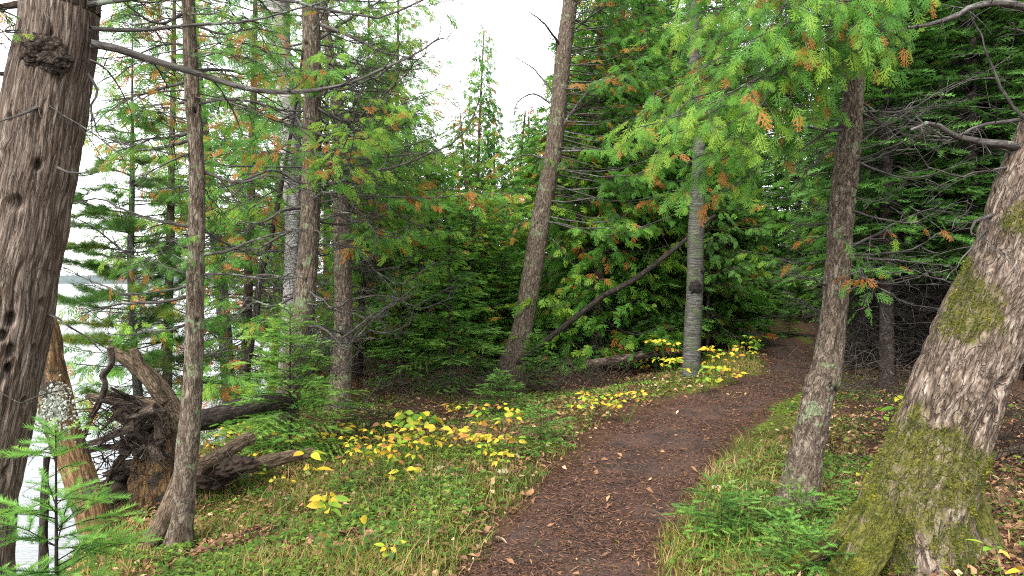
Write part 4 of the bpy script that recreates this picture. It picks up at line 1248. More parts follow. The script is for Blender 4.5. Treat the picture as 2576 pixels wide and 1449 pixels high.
def forest():
    rng = np.random.default_rng(7)
    protos = {'c': [proto_cedar(201, 9, 1.7, .8, 80), proto_cedar(202, 8, 1.5, .5, 76), proto_cedar(203, 9.5, 1.35, 1.2, 80, .1)],
              'f': [proto_fir(211, 8, 1.7), proto_fir(212, 7, 1.4)], 'd': [proto_fir(213, 9, 1.5, 1), proto_fir(214, 10, 1.7, 1)]}
    used = {id(p): False for v in protos.values() for p in v}
    def put(px, Y, kind, H, label, group=None, wide=1.):
        X = (px - 1288) / 1860 * Y
        p = protos[kind][int(rng.integers(0, len(protos[kind])))]
        base_h = {'c': 9, 'f': 7.6, 'd': 9.5}[kind]
        s = H / base_h
        loc = (X, Y, h1(X, Y) - .03)
        rz = rng.uniform(0, 6.28)
        sx = wide * (s * .5 + .5)
        if not used[id(p)]:
            used[id(p)] = True
            p.location, p.rotation_euler, p.scale = loc, (0, 0, rz), (sx, sx, s)
            p['label'] = label
            if group: p['group'] = group
            return
        copy_tree(p, loc, rz, (sx, s), label, group)
    # low stand in the middle, sky above it
    put(1205, 25, 'c', 9.7, "tall narrow cedar spire rising highest into the white sky gap", None, .62)
    put(1246, 26, 'c', 8.9, "second, lower spire touching the tall narrow one", None, .6)
    put(1175, 23, 'c', 6.6, "short cedar at the foot of the narrow spire", None, .9)
    put(1085, 19, 'c', 5.4, "pale green cedar left of the narrow spire", None, 1.)
    put(1300, 21, 'c', 6.3, "bushy cedar between the narrow spire and the leaning trunk", None, 1.)
    put(1060, 15, 'c', 4.9, "orange-flecked cedar right of the thin cedar stem", None, 1.)
    put(1180, 15, 'c', 3.7, "low green cedar centred below the narrow spire", None, 1.1)
    put(1260, 16.5, 'c', 4.1, "low cedar behind the broad blue-green fir", None, 1.)
    put(970, 17, 'c', 6.0, "cedar behind the birch clump, beside the open sky", None, .9)
    put(1362, 18, 'c', 6.1, "cedar half hidden behind the leaning trunk", None, 1.)
    put(1120, 28, 'c', 7.4, "distant cedar top between the spire and the birch clump", None, 1.)
    put(1335, 29, 'c', 9.2, "distant cedar top between the spire and the leaning trunk", None, .9)
    put(910, 22, 'c', 6.8, "distant cedar showing between the shaggy trunks", None, .8)
    # tall wall right of the leaning cedar
    wall = [(1500, 15, 'c', 9), (1560, 17, 'c', 10), (1620, 15.5, 'f', 8), (1480, 19, 'c', 10), (1690, 17, 'c', 10), (1760, 18, 'f', 10), (1600, 21, 'c', 11), (1680, 23, 'f', 11), (1540, 24, 'c', 11), (1820, 22, 'f', 11), (1740, 27, 'c', 12), (1850, 19, 'f', 8.5), (1455, 26, 'c', 11), (1640, 29, 'd', 12), (1800, 31, 'f', 13)]
    for k in wall:
        put(*k, "tall dense evergreen in the dark stand between the leaning cedar and the path bend", "evergreens behind the leaning cedar")
    # behind the far end of the path
    for k in [(1890, 31, 'f', 11), (1950, 33, 'd', 12), (2010, 30, 'f', 11), (1980, 38, 'f', 14), (1900, 40, 'd', 14), (2060, 27, 'f', 10), (2050, 36, 'c', 13), (1850, 36, 'c', 13)]:
        put(*k, "dark evergreen closing off the far end of the path", "evergreens at the path's far end")
    put(2190, 19, 'd', 7.5, "layered fir whose boughs reach towards the path bend from the right", None, 1.)
    put(2245, 15, 'd', 6.5, "dark fir seen just right of the upright cedar's trunk", None, .9)
    # right-hand interior
    for k in [(2150, 17, 'd', 11), (2200, 13.5, 'd', 10), (2260, 18, 'c', 12), (2320, 14, 'd', 10), (2370, 20, 'd', 12), (2430, 15, 'c', 11), (2490, 12, 'd', 10), (2540, 17, 'c', 12), (2290, 24, 'f', 13), (2400, 26, 'f', 13), (2520, 24, 'f', 13), (2180, 23, 'f', 12), (2230, 10.5, 'd', 9), (2440, 10.5, 'd', 9.5), (2600, 11, 'd', 10), (2570, 14, 'f', 10), (2120, 26, 'd', 12), (2350, 31, 'f', 14), (2480, 33, 'f', 14), (2240, 32, 'f', 14)]:
        put(*k, "dead-limbed dark spruce in the shaded wood behind the upright and mossy cedars", "spruces in the shaded wood at right")
forest()

# ------------------------------------------------------------------ upturned stump, logs, dead trunk, brush
def deadwood():
    rng = np.random.default_rng(90)
    Y = 6.3
    o = V(*at(385, 1266, Y)[:2], 0); o[2] = h1(o[0], o[1])
    r = tree("upturned_stump", "upturned rotting stump with twisted bare roots on the bank by the water", "stump", o)
    def piece(name, px, rad, mat, Yy=Y, nu=28, amp=.012, seed=1, step=.02):
        mb = MB()
        n = len(px)
        ys = np.linspace(*(Yy if isinstance(Yy, tuple) else (Yy, Yy)), n)
        P = np.array([[*at(x, y, d), q] for (x, y), d, q in zip(px, ys, rad)])
        trunk_mesh(mb, P[::-1], nu, step, amp, .03, 5., seed=seed, wob=.03)
        return part(mb, name, M[mat], r)
    piece("snag", [(275, 873), (300, 893), (345, 925), (395, 968), (432, 1030), (446, 1090), (440, 1150)], (.022, .045, .055, .075, .085, .09, .1), 'dead_wood', seed=2)
    piece("snag_stub", [(335, 878), (348, 910), (380, 958), (415, 1010)], (.03, .045, .055, .05), 'dead_wood', (6.15, 6.25), seed=3)
    piece("stump", [(425, 1060), (410, 1110), (395, 1170), (395, 1240), (400, 1300)], (.10, .14, .19, .21, .2), 'rotten_wood', nu=60, amp=.03, seed=4)
    piece("root", [(277, 875), (281, 915), (260, 945), (266, 968), (250, 1014), (225, 1060), (211, 1102)], (.018, .02, .02, .022, .02, .014, .008), 'root_wood', 6.1, seed=5)
    piece("root", [(217, 996), (240, 1000), (267, 1004), (333, 1008), (385, 1018), (405, 1045), (412, 1100)], (.016, .03, .035, .04, .045, .05, .06), 'dead_wood', 6.2, seed=6)
    piece("root", [(240, 1005), (300, 1018), (360, 1030), (395, 1060), (405, 1100)], (.015, .025, .03, .035, .05), 'root_wood', 6.1, seed=16)
    piece("root", [(287, 1019), (305, 1035), (327, 1058), (352, 1098), (375, 1150)], (.03, .05, .065, .075, .09), 'root_wood', 6.15, seed=7)
    piece("root", [(345, 1070), (310, 1085), (260, 1105), (222, 1116)], (.05, .03, .022, .01), 'root_wood', 6.0, seed=8)
    piece("root", [(340, 1085), (300, 1120), (262, 1125), (215, 1132)], (.04, .025, .02, .012), 'root_wood', 6.05, seed=9)
    piece("root", [(395, 1030), (350, 1045), (320, 1050), (300, 1030)], (.05, .03, .025, .012), 'root_wood', 6.0, seed=12)
    piece("root", [(350, 1100), (325, 1130), (290, 1170), (270, 1215), (262, 1250)], (.05, .035, .025, .02, .015), 'root_wood', 6.1, seed=13)
    piece("root", [(400, 1160), (375, 1120), (340, 1140), (300, 1135)], (.06, .03, .02, .012), 'root_wood', 6.0, seed=14)
    mb = MB()
    for (x, y, a, b, s) in ((350, 1225, .26, .15, 1), (300, 1240, .2, .13, 2), (400, 1230, .24, .2, 3), (440, 1200, .2, .2, 4), (330, 1180, .16, .07, 5), (520, 1200, .22, .09, 6), (575, 1172, .22, .07, 7)):
        lump(mb, at(x, y, Y + .15), (a, .25, b), rng, .5, 3.5, 60, 40, seed=s)
    part(mb, "soil_clod", M['soil'], r)
    for i in range(16):
        x0, y0 = rng.uniform(360, 430), rng.uniform(1030, 1150)
        a_ = rng.uniform(pi * .72, pi * 1.3); ln = rng.uniform(60, 150); bend = rng.uniform(-45, 45)
        x1, y1 = x0 + cos(a_) * ln, y0 - sin(a_) * ln * .7
        mx, my = (x0 + x1) / 2, (y0 + y1) / 2 + bend
        piece("root", [(x1, y1), ((x1 + mx) / 2 + rng.uniform(-9, 9), (y1 + my) / 2 + rng.uniform(-9, 9)), (mx, my), (x0, y0)], (.005, .012, .018, .03), 'root_wood', (rng.uniform(5.7, 6.2), 6.15), 12, .004, 30 + i, .03)
    W = Tubes()
    for i in range(230):                                # root hairs hanging in the hollow
        p = at(rng.uniform(225, 440) if i < 190 else rng.uniform(260, 600), rng.uniform(985, 1200) if i < 190 else rng.uniform(1120, 1250), rng.uniform(5.8, 6.4))
        d = rng.normal(0, 1, 3) * V(.25, .12, .2) - V(.05, 0, .06)
        u = np.linspace(0, 1, 6)[:, None]
        W.add(p + d * u + rng.normal(0, .03, (6, 3)) * u, np.linspace(.006, .0015, 6) * rng.uniform(.4, 1.3), 3)
    wood(W, "rootlets", M['root_wood'], r)

    def log(name, label, cat, px, rad, mat, Yy, nu=36, amp=.014, seed=1, ext=None):
        n = len(px)
        ys = np.linspace(*(Yy if isinstance(Yy, tuple) else (Yy, Yy)), n)
        P = np.array([[*at(x, y, d), q] for (x, y), d, q in zip(px, ys, rad)])
        if ext is not None: P = np.vstack([P, ext])
        P = P[::-1]
        o = V(P[0, 0], P[0, 1], P[0, 2])
        r_ = tree(name, label, cat, o)
        mb = MB(); trunk_mesh(mb, P, nu, .018, amp, .035, 6., seed=seed, wob=.02)
        part(mb, "trunk", M[mat], r_)
        return r_
    d = log("dead_tree", "barkless orange-brown dead trunk leaning beside the thick left trunk", "dead tree", [(104, 800), (112, 850), (127, 966), (150, 1050), (177, 1133), (205, 1210), (225, 1262), (240, 1330)], (.09, .11, .122, .118, .115, .112, .115, .12), 'rotten_wood', 5.6, 80, .012, 21)
    mb = MB(); W = Tubes()
    S = Sprays(); n = 900
    pp = np.array([at(rng.normal(132, 26), rng.normal(1030, 28), 5.47 + rng.uniform(-.02, .03)) for _ in range(n)])
    S.add(pp, rng.normal(0, 1, (n, 3)), V(0, -1, 0) + rng.normal(0, .5, (n, 3)), rng.uniform(.015, .04, n), rng.uniform(.4, 1, n))
    S.emit(mb, T_FAR, rng)
    mm, t = nt("grey leafy lichen"); fin(t, ramp(t, attr(t, "tint").outputs['Fac'], [(.3, (.16, .18, .15)), (1, (.42, .45, .38))]), .9)
    subpart(mb, "lichen", mm, d)
    branch(d, pxs(5.5, (150, 1075), (110, 1075), (70, 1060)), .008, rng, mat='dead_twig', tw_step=.1, tw_len=.2)
    branch(d, pxs(5.5, (150, 1110), (90, 1140), (55, 1155)), .008, rng, mat='dead_twig', tw_step=.1, tw_len=.2)
    log("dead_tree", "thin dark dead stem standing in the shallow water behind the corner fir", "dead tree", [(118, 1150), (113, 1209), (111, 1300), (110, 1400), (109, 1480)], (.03, .032, .036, .04, .042), 'dark_bark', 7.0, 20, .004, 22)
    log("log", "short split rotting log lying on the bank beside the slim cedar", "log", [(493, 1182), (530, 1160), (575, 1132), (630, 1100)], (.045, .06, .06, .05), 'dead_wood', (6.0, 6.9), 40, .02, 23)
    log("log", "dark mossy log lying level behind the short split log", "log", [(480, 1062), (560, 1046), (650, 1020), (740, 1012)], (.1, .11, .11, .09), 'dark_bark', (7.6, 8.4), 30, .02, 24)
    log("log", "low rotten log covered in needles under the yellow plants", "log", [(590, 1180), (650, 1166), (720, 1150), (790, 1138)], (.05, .06, .055, .04), 'dead_wood', (6.6, 7.1), 30, .02, 25)
    log("log", "mossy fallen log lying left of the mottled birch", "log", [(1480, 915), (1560, 903), (1640, 890), (1720, 884)], (.06, .075, .07, .05), 'mossy_bark', (13.3, 15), 24, .02, 26)
    log("log", "long thin grey log lying across the shaded floor behind the path bend", "log", [(1930, 838), (1990, 842), (2060, 850)], (.06, .07, .06), 'dark_bark', (24, 21), 16, .02, 27)
    log("log", "pale weathered log at the right edge behind the mossy cedar", "log", [(2450, 1180), (2520, 1140), (2640, 1120)], (.03, .03, .03), 'dead_wood', (6.2, 6.6), 16, .01, 28)
    # brush of fine dead twigs
    def brush(label, px, py, rx, ry, rz, n, seed, mat='dead_twig', L=.6):
        rg = np.random.default_rng(seed)
        g = ground_px(px, py)
        r_ = tag(tree("brush_pile", label, "brush", g), kind='stuff')
        W = Tubes()
        for i in range(n):
            p = g + V(rg.normal(0, rx), rg.normal(0, ry), abs(rg.normal(0, rz)))
            d_ = norm(rg.normal(0, 1, 3) * V(1, .7, .45)) * L * rg.uniform(.3, 1.2)
            u = np.linspace(0, 1, 6)[:, None]
            W.add(p + d_ * u + Z * rg.uniform(-.25, .25) * L * u ** 2 + rg.normal(0, .02, (6, 3)), np.linspace(.007, .002, 6) * rg.uniform(.3, 1.1), 3)
        wood(W, "twig_tangle", M[mat], r_)
    brush("tangle of fine dead twigs beneath the dark fir left of the leaning cedar", 1120, 1000, .9, .5, .28, 700, 301)
    brush("dead twig heap right of the leaning cedar's foot", 1430, 985, .7, .5, .22, 500, 302)
    brush("tangle of dead twigs on the shaded floor right of the upright cedar", 2180, 1010, .7, .8, .35, 500, 303)
    brush("dead branch heap behind the mossy leaning cedar at the frame's edge", 2560, 1150, .5, .6, .3, 450, 304)
    brush("bare twig thicket on the bank below the birch clump", 640, 1050, .8, .4, .4, 600, 305)
    brush("grey branches fallen across the ground in front of the birch clump", 960, 1080, .6, .3, .14, 120, 306, L=1.0)
deadwood()

# ------------------------------------------------------------------ low plants
def leaf_shape(mb, p, d, n, L, w, tint, rng, curl=.2, fold=.15):
    d = norm(d); b = norm(np.cross(n, d)); n = np.cross(d, b)
    u = np.linspace(0, 1, 6)
    prof = np.sin(pi * u ** .8) ** .8 * (w / 2)
    prof[0], prof[-1] = .0008, .0005
    zc = -curl * L * u ** 2
    c = p + d * (u * L)[:, None] + n * zc[:, None]
    l = c - b * prof[:, None] + n * (prof * fold * 2)[:, None]
    r = c + b * prof[:, None] + n * (prof * fold * 2)[:, None]
    tt = np.clip(tint + np.concatenate([np.zeros(6), np.full(12, rng.uniform(-.05, .05))]) + np.tile(np.linspace(0, 1, 6) ** 2 * rng.uniform(-.05, .2), 3), 0, 1)
    F = [(k, k + 1, 7 + k, 6 + k) for k in range(5)] + [(12 + k, 13 + k, k + 1, k) for k in range(5)]
    mb.add(np.vstack([c, l, r]), F, tt)

YW = "broad-leaved yellow plant"
def broad_plant(label, px, py, seed, H=.22, nst=2, nlf=5, L=.085, tint=(.4, .78), name="yellow_plant", spread=.1, group=None, mat='yellow_leaf'):
    rng = np.random.default_rng(seed)
    g = ground_px(px, py + 30)
    for _ in range(3):
        g = ground_px(px, py + H * .8 / g[1] * 1860)
    r = tree(name, label, "plant", g, group)
    W, mb = Tubes(), MB()
    for s in range(nst):
        a = rng.uniform(0, 2 * pi)
        top = g + V(cos(a) * spread * rng.uniform(.3, 1.), sin(a) * spread * rng.uniform(.3, 1.), H * rng.uniform(.5, 1.3))
        st = spline([g - Z * .01, (g + top) / 2 + V(rng.normal(0, .01), 0, .02), top], 6)
        W.add(st, np.linspace(.003, .0018, 6), 4)
        a0 = rng.uniform(0, 6.28)
        for k in range(nlf):
            aa = a0 + k * 2 * pi / nlf + rng.uniform(-.4, .4)
            d = V(cos(aa), sin(aa), rng.uniform(-.35, .3))
            pl = rng.uniform(.015, .05)
            q = top + d * pl
            W.add(np.array([top, q]), np.array([.0014, .001]), 3)
            leaf_shape(mb, q, d, Z + rng.normal(0, .6, 3) - V(0, .55, 0), L * rng.uniform(.6, 1.25), L * rng.uniform(.45, .6), rng.uniform(*tint), rng, rng.uniform(.05, .45))
    mb2 = MB(); W.emit(mb2); part(mb2, "stem", M['green_leaf'], r)
    part(mb, "foliage", M[mat], r)

def plants():
    spec = [ # label, px, py, H, stems, leaflets, L, tint
        ("yellow-green sprig leaning out by the birch clump's foot", 680, 1085, .25, 4, 5, .075, (.2, .6)),
        ("yellowing plant on the bank right of the short split log", 585, 1098, .25, 4, 5, .075, (.2, .6)),
        ("small amber plant at the birch clump's foot, in front of the fir sapling", 740, 1100, .15, 3, 4, .075, (.6, .85)),
        ("orange-tinged plant low in the needles below the fir sapling", 775, 1112, .12, 4, 4, .075, (.5, .9)),
        ("tall single-stemmed plant with two long yellow leaves above the low rotten log", 775, 1158, .32, 1, 4, .13, (.42, .6)),
        ("brown-edged yellow pair of leaves near the low rotten log", 855, 1090, .15, 2, 4, .08, (.6, .85)),
        ("small yellow sprig alone in the grass below the low rotten log", 712, 1215, .09, 1, 5, .06, (.42, .6)),
        ("lime rosette with long drooping leaves in the open grass", 793, 1287, .14, 2, 5, .10, (.25, .5)),
        ("single upright curled leaf, gold with a brown tip, in the open grass", 848, 1320, .10, 1, 1, .12, (.6, .85)),
        ("bright yellow five-leafed sprig lowest in the grass, near the bottom edge", 988, 1393, .06, 1, 6, .055, (.42, .55)),
        ("crowded golden thicket of withering leaves, upper half, left of the path", 965, 1112, .28, 5, 5, .085, (.5, .85)),
        ("crowded golden thicket of withering leaves, lower half, left of the path", 965, 1150, .2, 5, 5, .085, (.5, .9)),
        ("mixed tan and yellow clump at the golden thicket's left flank", 935, 1130, .22, 4, 5, .08, (.55, .95)),
        ("yellow clump at the golden thicket's right flank", 1000, 1125, .22, 4, 5, .085, (.42, .7)),
        ("large-leaved green-yellow plant with the broadest leaves, top of the yellow bed", 1040, 1050, .3, 3, 5, .14, (.12, .4)),
        ("broad yellow-green leaves edging the path side of the big green plant", 1100, 1082, .26, 3, 5, .14, (.25, .5)),
        ("three-leaved yellow plant between the golden thicket and the broad-leaved plant", 1022, 1105, .2, 2, 3, .11, (.35, .5)),
        ("flat yellow leaf cluster lying in grass right of the golden thicket", 1010, 1190, .07, 2, 3, .11, (.42, .6)),
        ("yellow sprig against the dark brush, topmost in the bed", 1150, 1030, .2, 2, 5, .08, (.42, .65)),
        ("amber clump in front of the leaning cedar, left of its low fir", 1185, 1060, .25, 4, 5, .085, (.45, .85)),
        ("drooping amber leaves below the leaning cedar's low fir", 1190, 1090, .2, 3, 5, .085, (.5, .85)),
        ("starry yellow plant directly below the leaning cedar", 1255, 1053, .25, 3, 5, .09, (.4, .7)),
        ("yellow clump closest to the low fir shrub on the path border", 1280, 1085, .22, 4, 5, .085, (.42, .8)),
        ("small pale yellow plant in grass near the path's left border", 1242, 1130, .12, 2, 5, .07, (.38, .5)),
        ("golden bush left of the path with rounded leaves, nearer half", 1480, 1018, .25, 5, 5, .085, (.35, .65)),
        ("golden bush left of the path with rounded leaves, further half", 1525, 1012, .22, 4, 5, .085, (.38, .75)),
        ("yellow plant at the path's very edge, right of the golden bush", 1578, 1005, .3, 4, 5, .085, (.35, .7)),
        ("slender yellow sprig in front of the grey cedar trunk", 1578, 866, .35, 2, 5, .12, (.42, .65)),
        ("yellow plant on the mossy log's near side", 1605, 906, .3, 4, 5, .11, (.35, .6)),
        ("yellow bush left of the mottled birch, upper tier", 1672, 890, .45, 6, 6, .115, (.25, .6)),
        ("yellow-green bush left of the mottled birch, lower tier", 1692, 918, .3, 5, 6, .115, (.2, .5)),
        ("green plant in the shade left of the mottled birch, above the yellow bush", 1697, 855, .5, 4, 6, .12, (.08, .3)),
        ("yellow plant right of the mottled birch's foot", 1797, 903, .4, 5, 6, .115, (.35, .7)),
        ("amber plant between the birch's foot and the path grass", 1825, 910, .4, 4, 6, .115, (.4, .8)),
        ("leafy green plant in front of the mottled birch's foot", 1772, 942, .3, 4, 6, .12, (.02, .2)),
        ("withered orange plant on the grass rim by the path bend", 1852, 940, .2, 3, 5, .1, (.6, .9)),
        ("pale green plant behind the grass rim of the path bend", 1888, 872, .35, 4, 6, .115, (.1, .4)),
        ("yellow sprig under the long thin grey log's shade", 1560, 880, .25, 2, 5, .11, (.4, .6)),
        ("big-leaved bright green plant between the two right-hand cedars", 2242, 1024, .3, 2, 3, .13, (.02, .15)),
        ("out-of-the-way yellow plant at the bottom right corner", 2535, 1420, .18, 3, 5, .075, (.2, .6)),
        ("pale sprout in the litter right of the upright cedar", 2190, 1180, .1, 2, 3, .06, (.1, .3)),
        ("heart-leaved sprout by the stump's grass edge", 636, 1190, .12, 2, 3, .06, (.1, .25)),
    ]
    for i, (lb, px, py, H, ns, nl, L, ti) in enumerate(spec):
        nm = "yellow_plant" if ti[1] > .42 else "green_plant"
        big = ns >= 4
        broad_plant(lb, px, py, 400 + i, H * 1.2, ns + (2 if big else 1), nl, L * (.8 if big else .95), (max(0, ti[0] - .28), min(1, ti[1] + .2)), nm, spread=.06 + .045 * ns)
    rg = np.random.default_rng(889)
    for i in range(9):
        x = rg.uniform(600, 1420); y = rg.uniform(1045, 1150) + (20 if x < 800 else 0)
        broad_plant("small yellowing plant in the loose bed left of the path", x, y, 820 + i, rg.uniform(.1, .26), 3, 5, rg.uniform(.045, .07), (.1, .8), "yellow_plant", .1, "small yellowing plants left of the path")
    rg = np.random.default_rng(888)
    for i in range(34):
        x = rg.uniform(560, 1400); y = rg.uniform(1090, 1400)
        if (x - 560) + (y - 1090) * .0 < (1400 - y) * .0 or x > 1500 - (y - 1000) * .75 or x < 620 - (y - 1180) * .6: continue
        broad_plant("small low green plant among the grass left of the path", x, y, 700 + i, rg.uniform(.05, .11), 3, 5, rg.uniform(.03, .05), (.02, .3), "green_plant", .09, "low green plants in the grass left of the path", 'green_leaf')
    for i in range(12):
        x = rg.uniform(1740, 2150); y = rg.uniform(1180, 1420)
        broad_plant("small low green plant in the verge right of the path", x, y, 760 + i, rg.uniform(.05, .1), 3, 5, rg.uniform(.03, .045), (.02, .3), "green_plant", .08, "low green plants in the verge right of the path", 'green_leaf')
    # willow-leaved stem against the upright cedar
    rng = np.random.default_rng(470)
    g = ground_px(1985, 1340)
    r = tree("leafy_stem", "upright green stem with narrow lance leaves against the upright cedar's foot", "plant", g)
    W, mb = Tubes(), MB()
    for s in range(3):
        top = g + V(rng.normal(0, .05), rng.normal(0, .03), rng.uniform(.3, .5))
        W.add(spline([g, top], 5), np.linspace(.003, .0015, 5), 4)
        for k in range(16):
            f = .25 + .75 * k / 16; p = g + (top - g) * f; a = k * 2.4
            leaf_shape(mb, p, V(cos(a), sin(a), .45), Z, .09 * (1.1 - .4 * f), .013, rng.uniform(.2, .8), rng, .3)
    mb2 = MB(); W.emit(mb2); part(mb2, "stem", M['green_leaf'], r); part(mb, "foliage", M['green_leaf'], r)
    # pale ruffled fungi and large dry leaves in the grass
    for lb, px, py, s in (("pale ruffled mushroom in the grass close to the path's left edge", 1265, 1192, .042), ("small pale mushroom left of the ruffled one", 1216, 1183, .022), ("white lopsided mushroom below the amber clump", 1110, 1177, .032), ("white scrap of fungus at the golden thicket's foot", 905, 1188, .026)):
        g = ground_px(px, py + 8)
        r = tree("mushroom", lb, "mushroom", g)
        mb = MB(); lump(mb, g + V(0, 0, s * .9), (s, s * .8, s * .55), rng, .35, 3, 40, 26, seed=px); part(mb, "cap", M['mushroom'], r)
        mb = MB(); lump(mb, g + V(0, 0, s * .35), (s * .35, s * .35, s * .6), rng, .2, 3, 16, 12, seed=px); part(mb, "stalk", M['mushroom'], r)
    spots = [(1185, 1222), (1262, 1246), (1110, 1232), (1180, 1250), (1240, 1232), (1060, 1225), (1065, 1240), (1275, 1290), (1215, 1330), (1160, 1300), (1125, 1348), (1180, 1350), (1045, 1335), (1245, 1365), (950, 1352), (1090, 1262), (925, 1215), (1020, 1290), (1305, 1215), (1335, 1235), (1200, 1390), (880, 1290), (1140, 1420), (860, 1400), (1010, 1430), (690, 1260), (1845, 1240), (1790, 1238), (1850, 1220)]
    for i, (px, py) in enumerate(spots):
        rg = np.random.default_rng(600 + i)
        g = ground_px(px, py); mb = MB()
        dark = i in (11, 12, 14, 9)
        left = px < 1600
        leaf_shape(mb, g + V(0, 0, .02), V(rg.normal(), rg.normal(), .25), Z + rg.normal(0, .5, 3), rg.uniform(.05, .1), rg.uniform(.03, .05), .1 if dark else rg.uniform(.3, .95), rg, rg.uniform(.2, .7), .35)
        o = mb.build("fallen_leaf", M['tan_leaf'], None, origin=g)
        if dark: tag(o, "dark brown fallen leaf in the grass left of the path", "leaf", "dark fallen leaves left of the path")
        elif left: tag(o, "curled pale tan fallen leaf in the grass left of the path", "leaf", "pale fallen leaves left of the path")
        else: tag(o, "pale fallen leaf on the path's right border", "leaf", "fallen leaves on the right border")
    for i, (lb, q, rr) in enumerate((("long dark stick lying across the path near the bottom edge", ((1355, 1394), (1410, 1392), (1470, 1388)), .007), ("pale broken stick at the bottom of the path", ((1478, 1420), (1490, 1436), (1505, 1446)), .009), ("short dark stick on the path just beyond the muddy patch", ((1535, 1225), (1570, 1219), (1590, 1214)), .006),
                                      ("pale fallen branch lying over the low rotten log", ((660, 1150), (735, 1131), (800, 1129), (890, 1128)), .012), ("reddish stick slanting out of the yellow bed", ((805, 1135), (820, 1150), (838, 1172)), .006), ("dark stick at the path's left border by the low fir shrub", ((1525, 1050), (1545, 1058), (1575, 1072)), .008))):
        P = [ground_px(x, y) + V(0, 0, .012 + rr) for x, y in q]
        W = Tubes(); W.add(spline(P, 8) + rng.normal(0, .004, (8, 3)), np.linspace(rr, rr * .6, 8), 6)
        mb = MB(); W.emit(mb)
        tag(mb.build("stick", M['dead_twig' if i % 2 == 0 else 'dead_wood'], None, origin=P[0]), lb, "stick")
plants()

# ------------------------------------------------------------------ grass, ground cover, litter (uncountable)
def scatter(n, rng, x0, x1, y0, y1, near=1.0):
    u = rng.random(n)
    y = y0 * (y1 / y0) ** (u ** near)
    half = y * .74
    x = rng.uniform(np.maximum(x0, -half), np.minimum(x1, half))
    return x, y

def grass():
    rng = np.random.default_rng(501)
    n = 420000
    x, y = scatter(n, rng, -4.5, 5, 2.6, 17)
    d = path_dist(x, y); w = path_w(y)
    q = np.stack([x, y, 0 * x], -1)
    clump = fbm(q * 2.2, 3)
    fine = vnoise(q * 9 + 3)
    left = sstep(-.08, .25, -d - w) * sstep(9.5, 6.5, y + .8 * clump)
    right = sstep(-.05, .12, d - w) * sstep(1.5, .55, d - w) * sstep(8.5, 6., y)
    rim = 1.0 * np.exp(-((x - 4.35) ** 2 / .45 + (y - 14.2) ** 2 / 4)) * sstep(.0, .15, -d - w)
    onp = .03 * (np.abs(d) < w) * (clump > .52)
    rfar = .10 * sstep(.6, 1.2, d - w) * sstep(9, 5, y)
    pr = np.clip(left * (.10 + 1.25 * sstep(.40, .62, clump)) + right * (.3 + sstep(.35, .6, clump)) + rim + onp + rfar, 0, 1) * (.45 + .6 * fine)
    pr = pr * (1 - sstep(-.1, .45, bank_x(y) - x))
    k = rng.random(n) < pr
    x, y, clump = x[k], y[k], clump[k]
    n = len(x)
    z = hgt(x, y)
    onpath = np.abs(path_dist(x, y)) < path_w(y) * 1.05
    h = rng.gamma(2.6, .020, n) * np.where(onpath, .35, 1) * (.7 + .7 * clump) + .02
    h = np.where(y > 10, h * 1.8, h)
    a = rng.uniform(0, 2 * pi, n)
    lean = rng.uniform(.15, 1.15, n)
    dx, dy = np.cos(a), np.sin(a)
    wd = rng.uniform(.001, .0024, n) * (1 + y * .08)
    sx, sy = -np.sin(a + rng.normal(0, .6, n)), np.cos(a)
    rows = []
    for u, ww in ((0, .8), (.4, 1.), (.75, .7), (1, .08)):
        cx = x + dx * lean * h * u ** 1.7; cy = y + dy * lean * h * u ** 1.7
        cz = z - .01 + h * (u - .28 * lean * u * u)
        rows += [np.stack([cx - sx * wd * ww, cy - sy * wd * ww, cz], -1), np.stack([cx + sx * wd * ww, cy + sy * wd * ww, cz], -1)]
    P = np.stack(rows, 1)
    f = np.array([(0, 1, 3, 2), (2, 3, 5, 4), (4, 5, 7, 6)])
    F = (f[None] + (np.arange(n) * 8)[:, None, None]).reshape(-1, 4)
    big = fbm(np.stack([x, y, 0 * x], -1) * 1.1 + 40, 2)
    t = np.clip((big - .3) * 1.5 + rng.normal(.16, .22, n), 0, 1)
    t = np.where(rng.random(n) < .18, rng.uniform(.8, 1, n), t)
    mb = MB(); mb.add(P, F, np.repeat(t, 8))
    tag(mb.build("grass", M['grass']), "green and straw grass growing on both sides of the path", "grass", kind='stuff')
    print("grass", n)

def flat_bits(name, label, n, seed, mat, keep, size, aspect, tint, lift, fold=0.2, y1=16, x0=-4.5, x1=6.5, up=.25, y0=2.7):
    rng = np.random.default_rng(seed)
    x, y = scatter(n, rng, x0, x1, y0, y1)
    k = rng.random(n) < keep(x, y, rng)
    x, y = x[k], y[k]; n = len(x)
    z = hgt(x, y) + .012 + rng.uniform(*lift, n)
    a = rng.uniform(0, 2 * pi, n)
    L = rng.uniform(*size, n) * (1 + .03 * y); w = L * rng.uniform(*aspect, n)
    d = np.stack([np.cos(a), np.sin(a), rng.normal(0, up, n)], -1)
    b = np.stack([-np.sin(a), np.cos(a), rng.normal(0, up, n)], -1)
    c = np.stack([x, y, z], -1)
    P = np.stack([c - d * L[:, None] / 2, c - b * w[:, None] / 2 + Z * (L * fold * rng.uniform(-.5, 1, n))[:, None], c + d * L[:, None] / 2, c + b * w[:, None] / 2 + Z * (L * fold * .5)[:, None]], 1)
    F = np.arange(n * 4).reshape(-1, 4)
    mb = MB(); mb.add(P, F, np.repeat(tint(rng, n, x, y), 4))
    tag(mb.build(name, mat, smooth=False), label, "ground cover", kind='stuff')

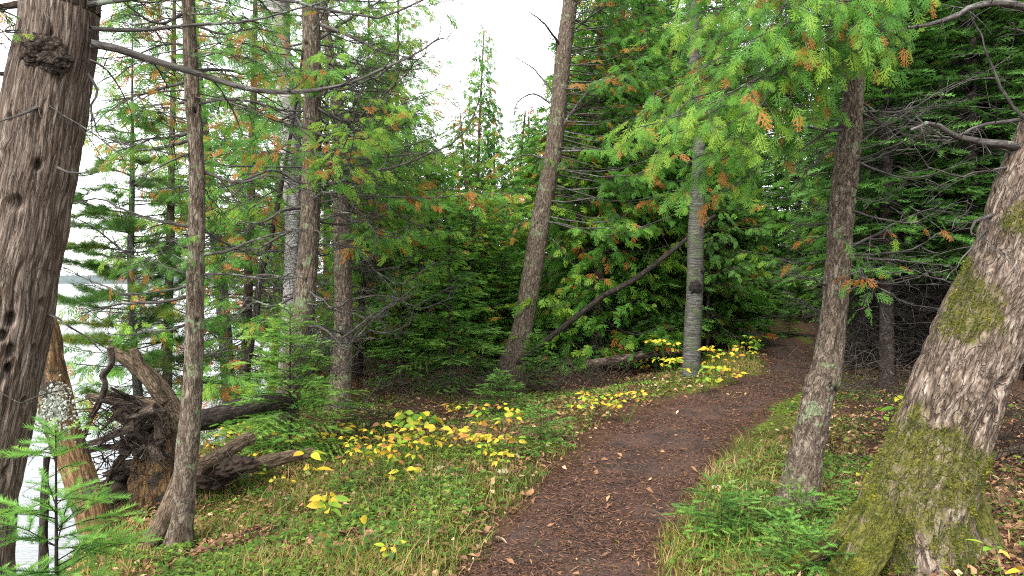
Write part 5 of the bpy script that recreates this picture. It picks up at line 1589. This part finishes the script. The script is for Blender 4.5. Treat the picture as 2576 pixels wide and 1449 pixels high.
def floor_cover():
    def lit(x, y, rng):
        d = path_dist(x, y); w = path_w(y)
        q = np.stack([x, y, 0 * x], -1)
        onp = sstep(1.25, .95, np.abs(d) / w) * (.25 + .9 * sstep(.35, .6, fbm(q * 1.7, 3)))
        rt = sstep(.1, .8, d - w) * .55
        lf = sstep(.0, .3, -d - w) * .45
        return np.clip(onp + rt + lf, 0, 1) * (1 - sstep(.4, 1., bank_x(y) - x))
    flat_bits("needle_litter", "reddish brown needles and bark bits strewn over the path and floor", 420000, 511, M['litter'], lit, (.014, .05), (.08, .2), lambda r, n, x, y: np.clip(r.beta(1.9, 3.0, n) * .95, 0, 1), (0, .012), .1)
    def lf2(x, y, rng):
        d = path_dist(x, y); w = path_w(y)
        return np.clip(sstep(.2, .8, d - w) * .5 + sstep(-.1, .3, -d - w) * .6 + .016, 0, 1) * (1 - sstep(.4, 1., bank_x(y) - x))
    flat_bits("leaf_litter", "scattered small brown and tan leaf scraps on the forest floor", 80000, 512, M['litter'], lf2, (.018, .06), (.4, .75), lambda r, n, x, y: r.uniform(.45, 1, n), (.0, .03), .3, up=.4)
    def cov(x, y, rng):
        d = path_dist(x, y); w = path_w(y)
        q = np.stack([x, y, 0 * x], -1)
        c = sstep(.42, .62, fbm(q * 1.6 + 70, 3))
        return np.clip((sstep(.05, .4, -d - w) + sstep(0, .3, d - w) * sstep(2.2, .8, d - w) * .8 + .12 * sstep(.8, 2, d - w)) * (.12 + c), 0, 1) * (1 - sstep(.3, .9, bank_x(y) - x)) * sstep(15, 9, y)
    flat_bits("ground_cover", "small round-leaved green plants covering the ground beside the path", 170000, 513, M['green_leaf'], cov, (.014, .044), (.5, .8), lambda r, n, x, y: r.beta(2, 2, n), (.005, .07), .2, up=.3)
    def mos(x, y, rng):
        d = path_dist(x, y); w = path_w(y)
        q = np.stack([x, y, 0 * x], -1)
        c = sstep(.5, .6, fbm(q * 1.3 + 20, 3))
        return np.clip((sstep(.1, .3, -d - w) + sstep(.05, .3, d - w) * sstep(1.6, .8, d - w)) * c + .9 * np.exp(-((x - 2.9) ** 2 / 1.0 + (y - 12.3) ** 2 / 1.6)) * sstep(.1, .3, -d - w), 0, 1) * (1 - sstep(.3, .9, bank_x(y) - x))
    flat_bits("ground_moss", "yellow green moss cushions on the ground beside the path", 200000, 514, M['moss'], mos, (.008, .02), (.2, .5), lambda r, n, x, y: np.clip(fbm(np.stack([x, y, 0 * x], -1) * 5, 2) * 1.3 - .15 + r.normal(0, .12, n), 0, 1), (0, .025), .6, up=.9)
grass()
floor_cover()
print("objects", len(bpy.data.objects), "faces", sum(len(m.polygons) for m in bpy.data.meshes))
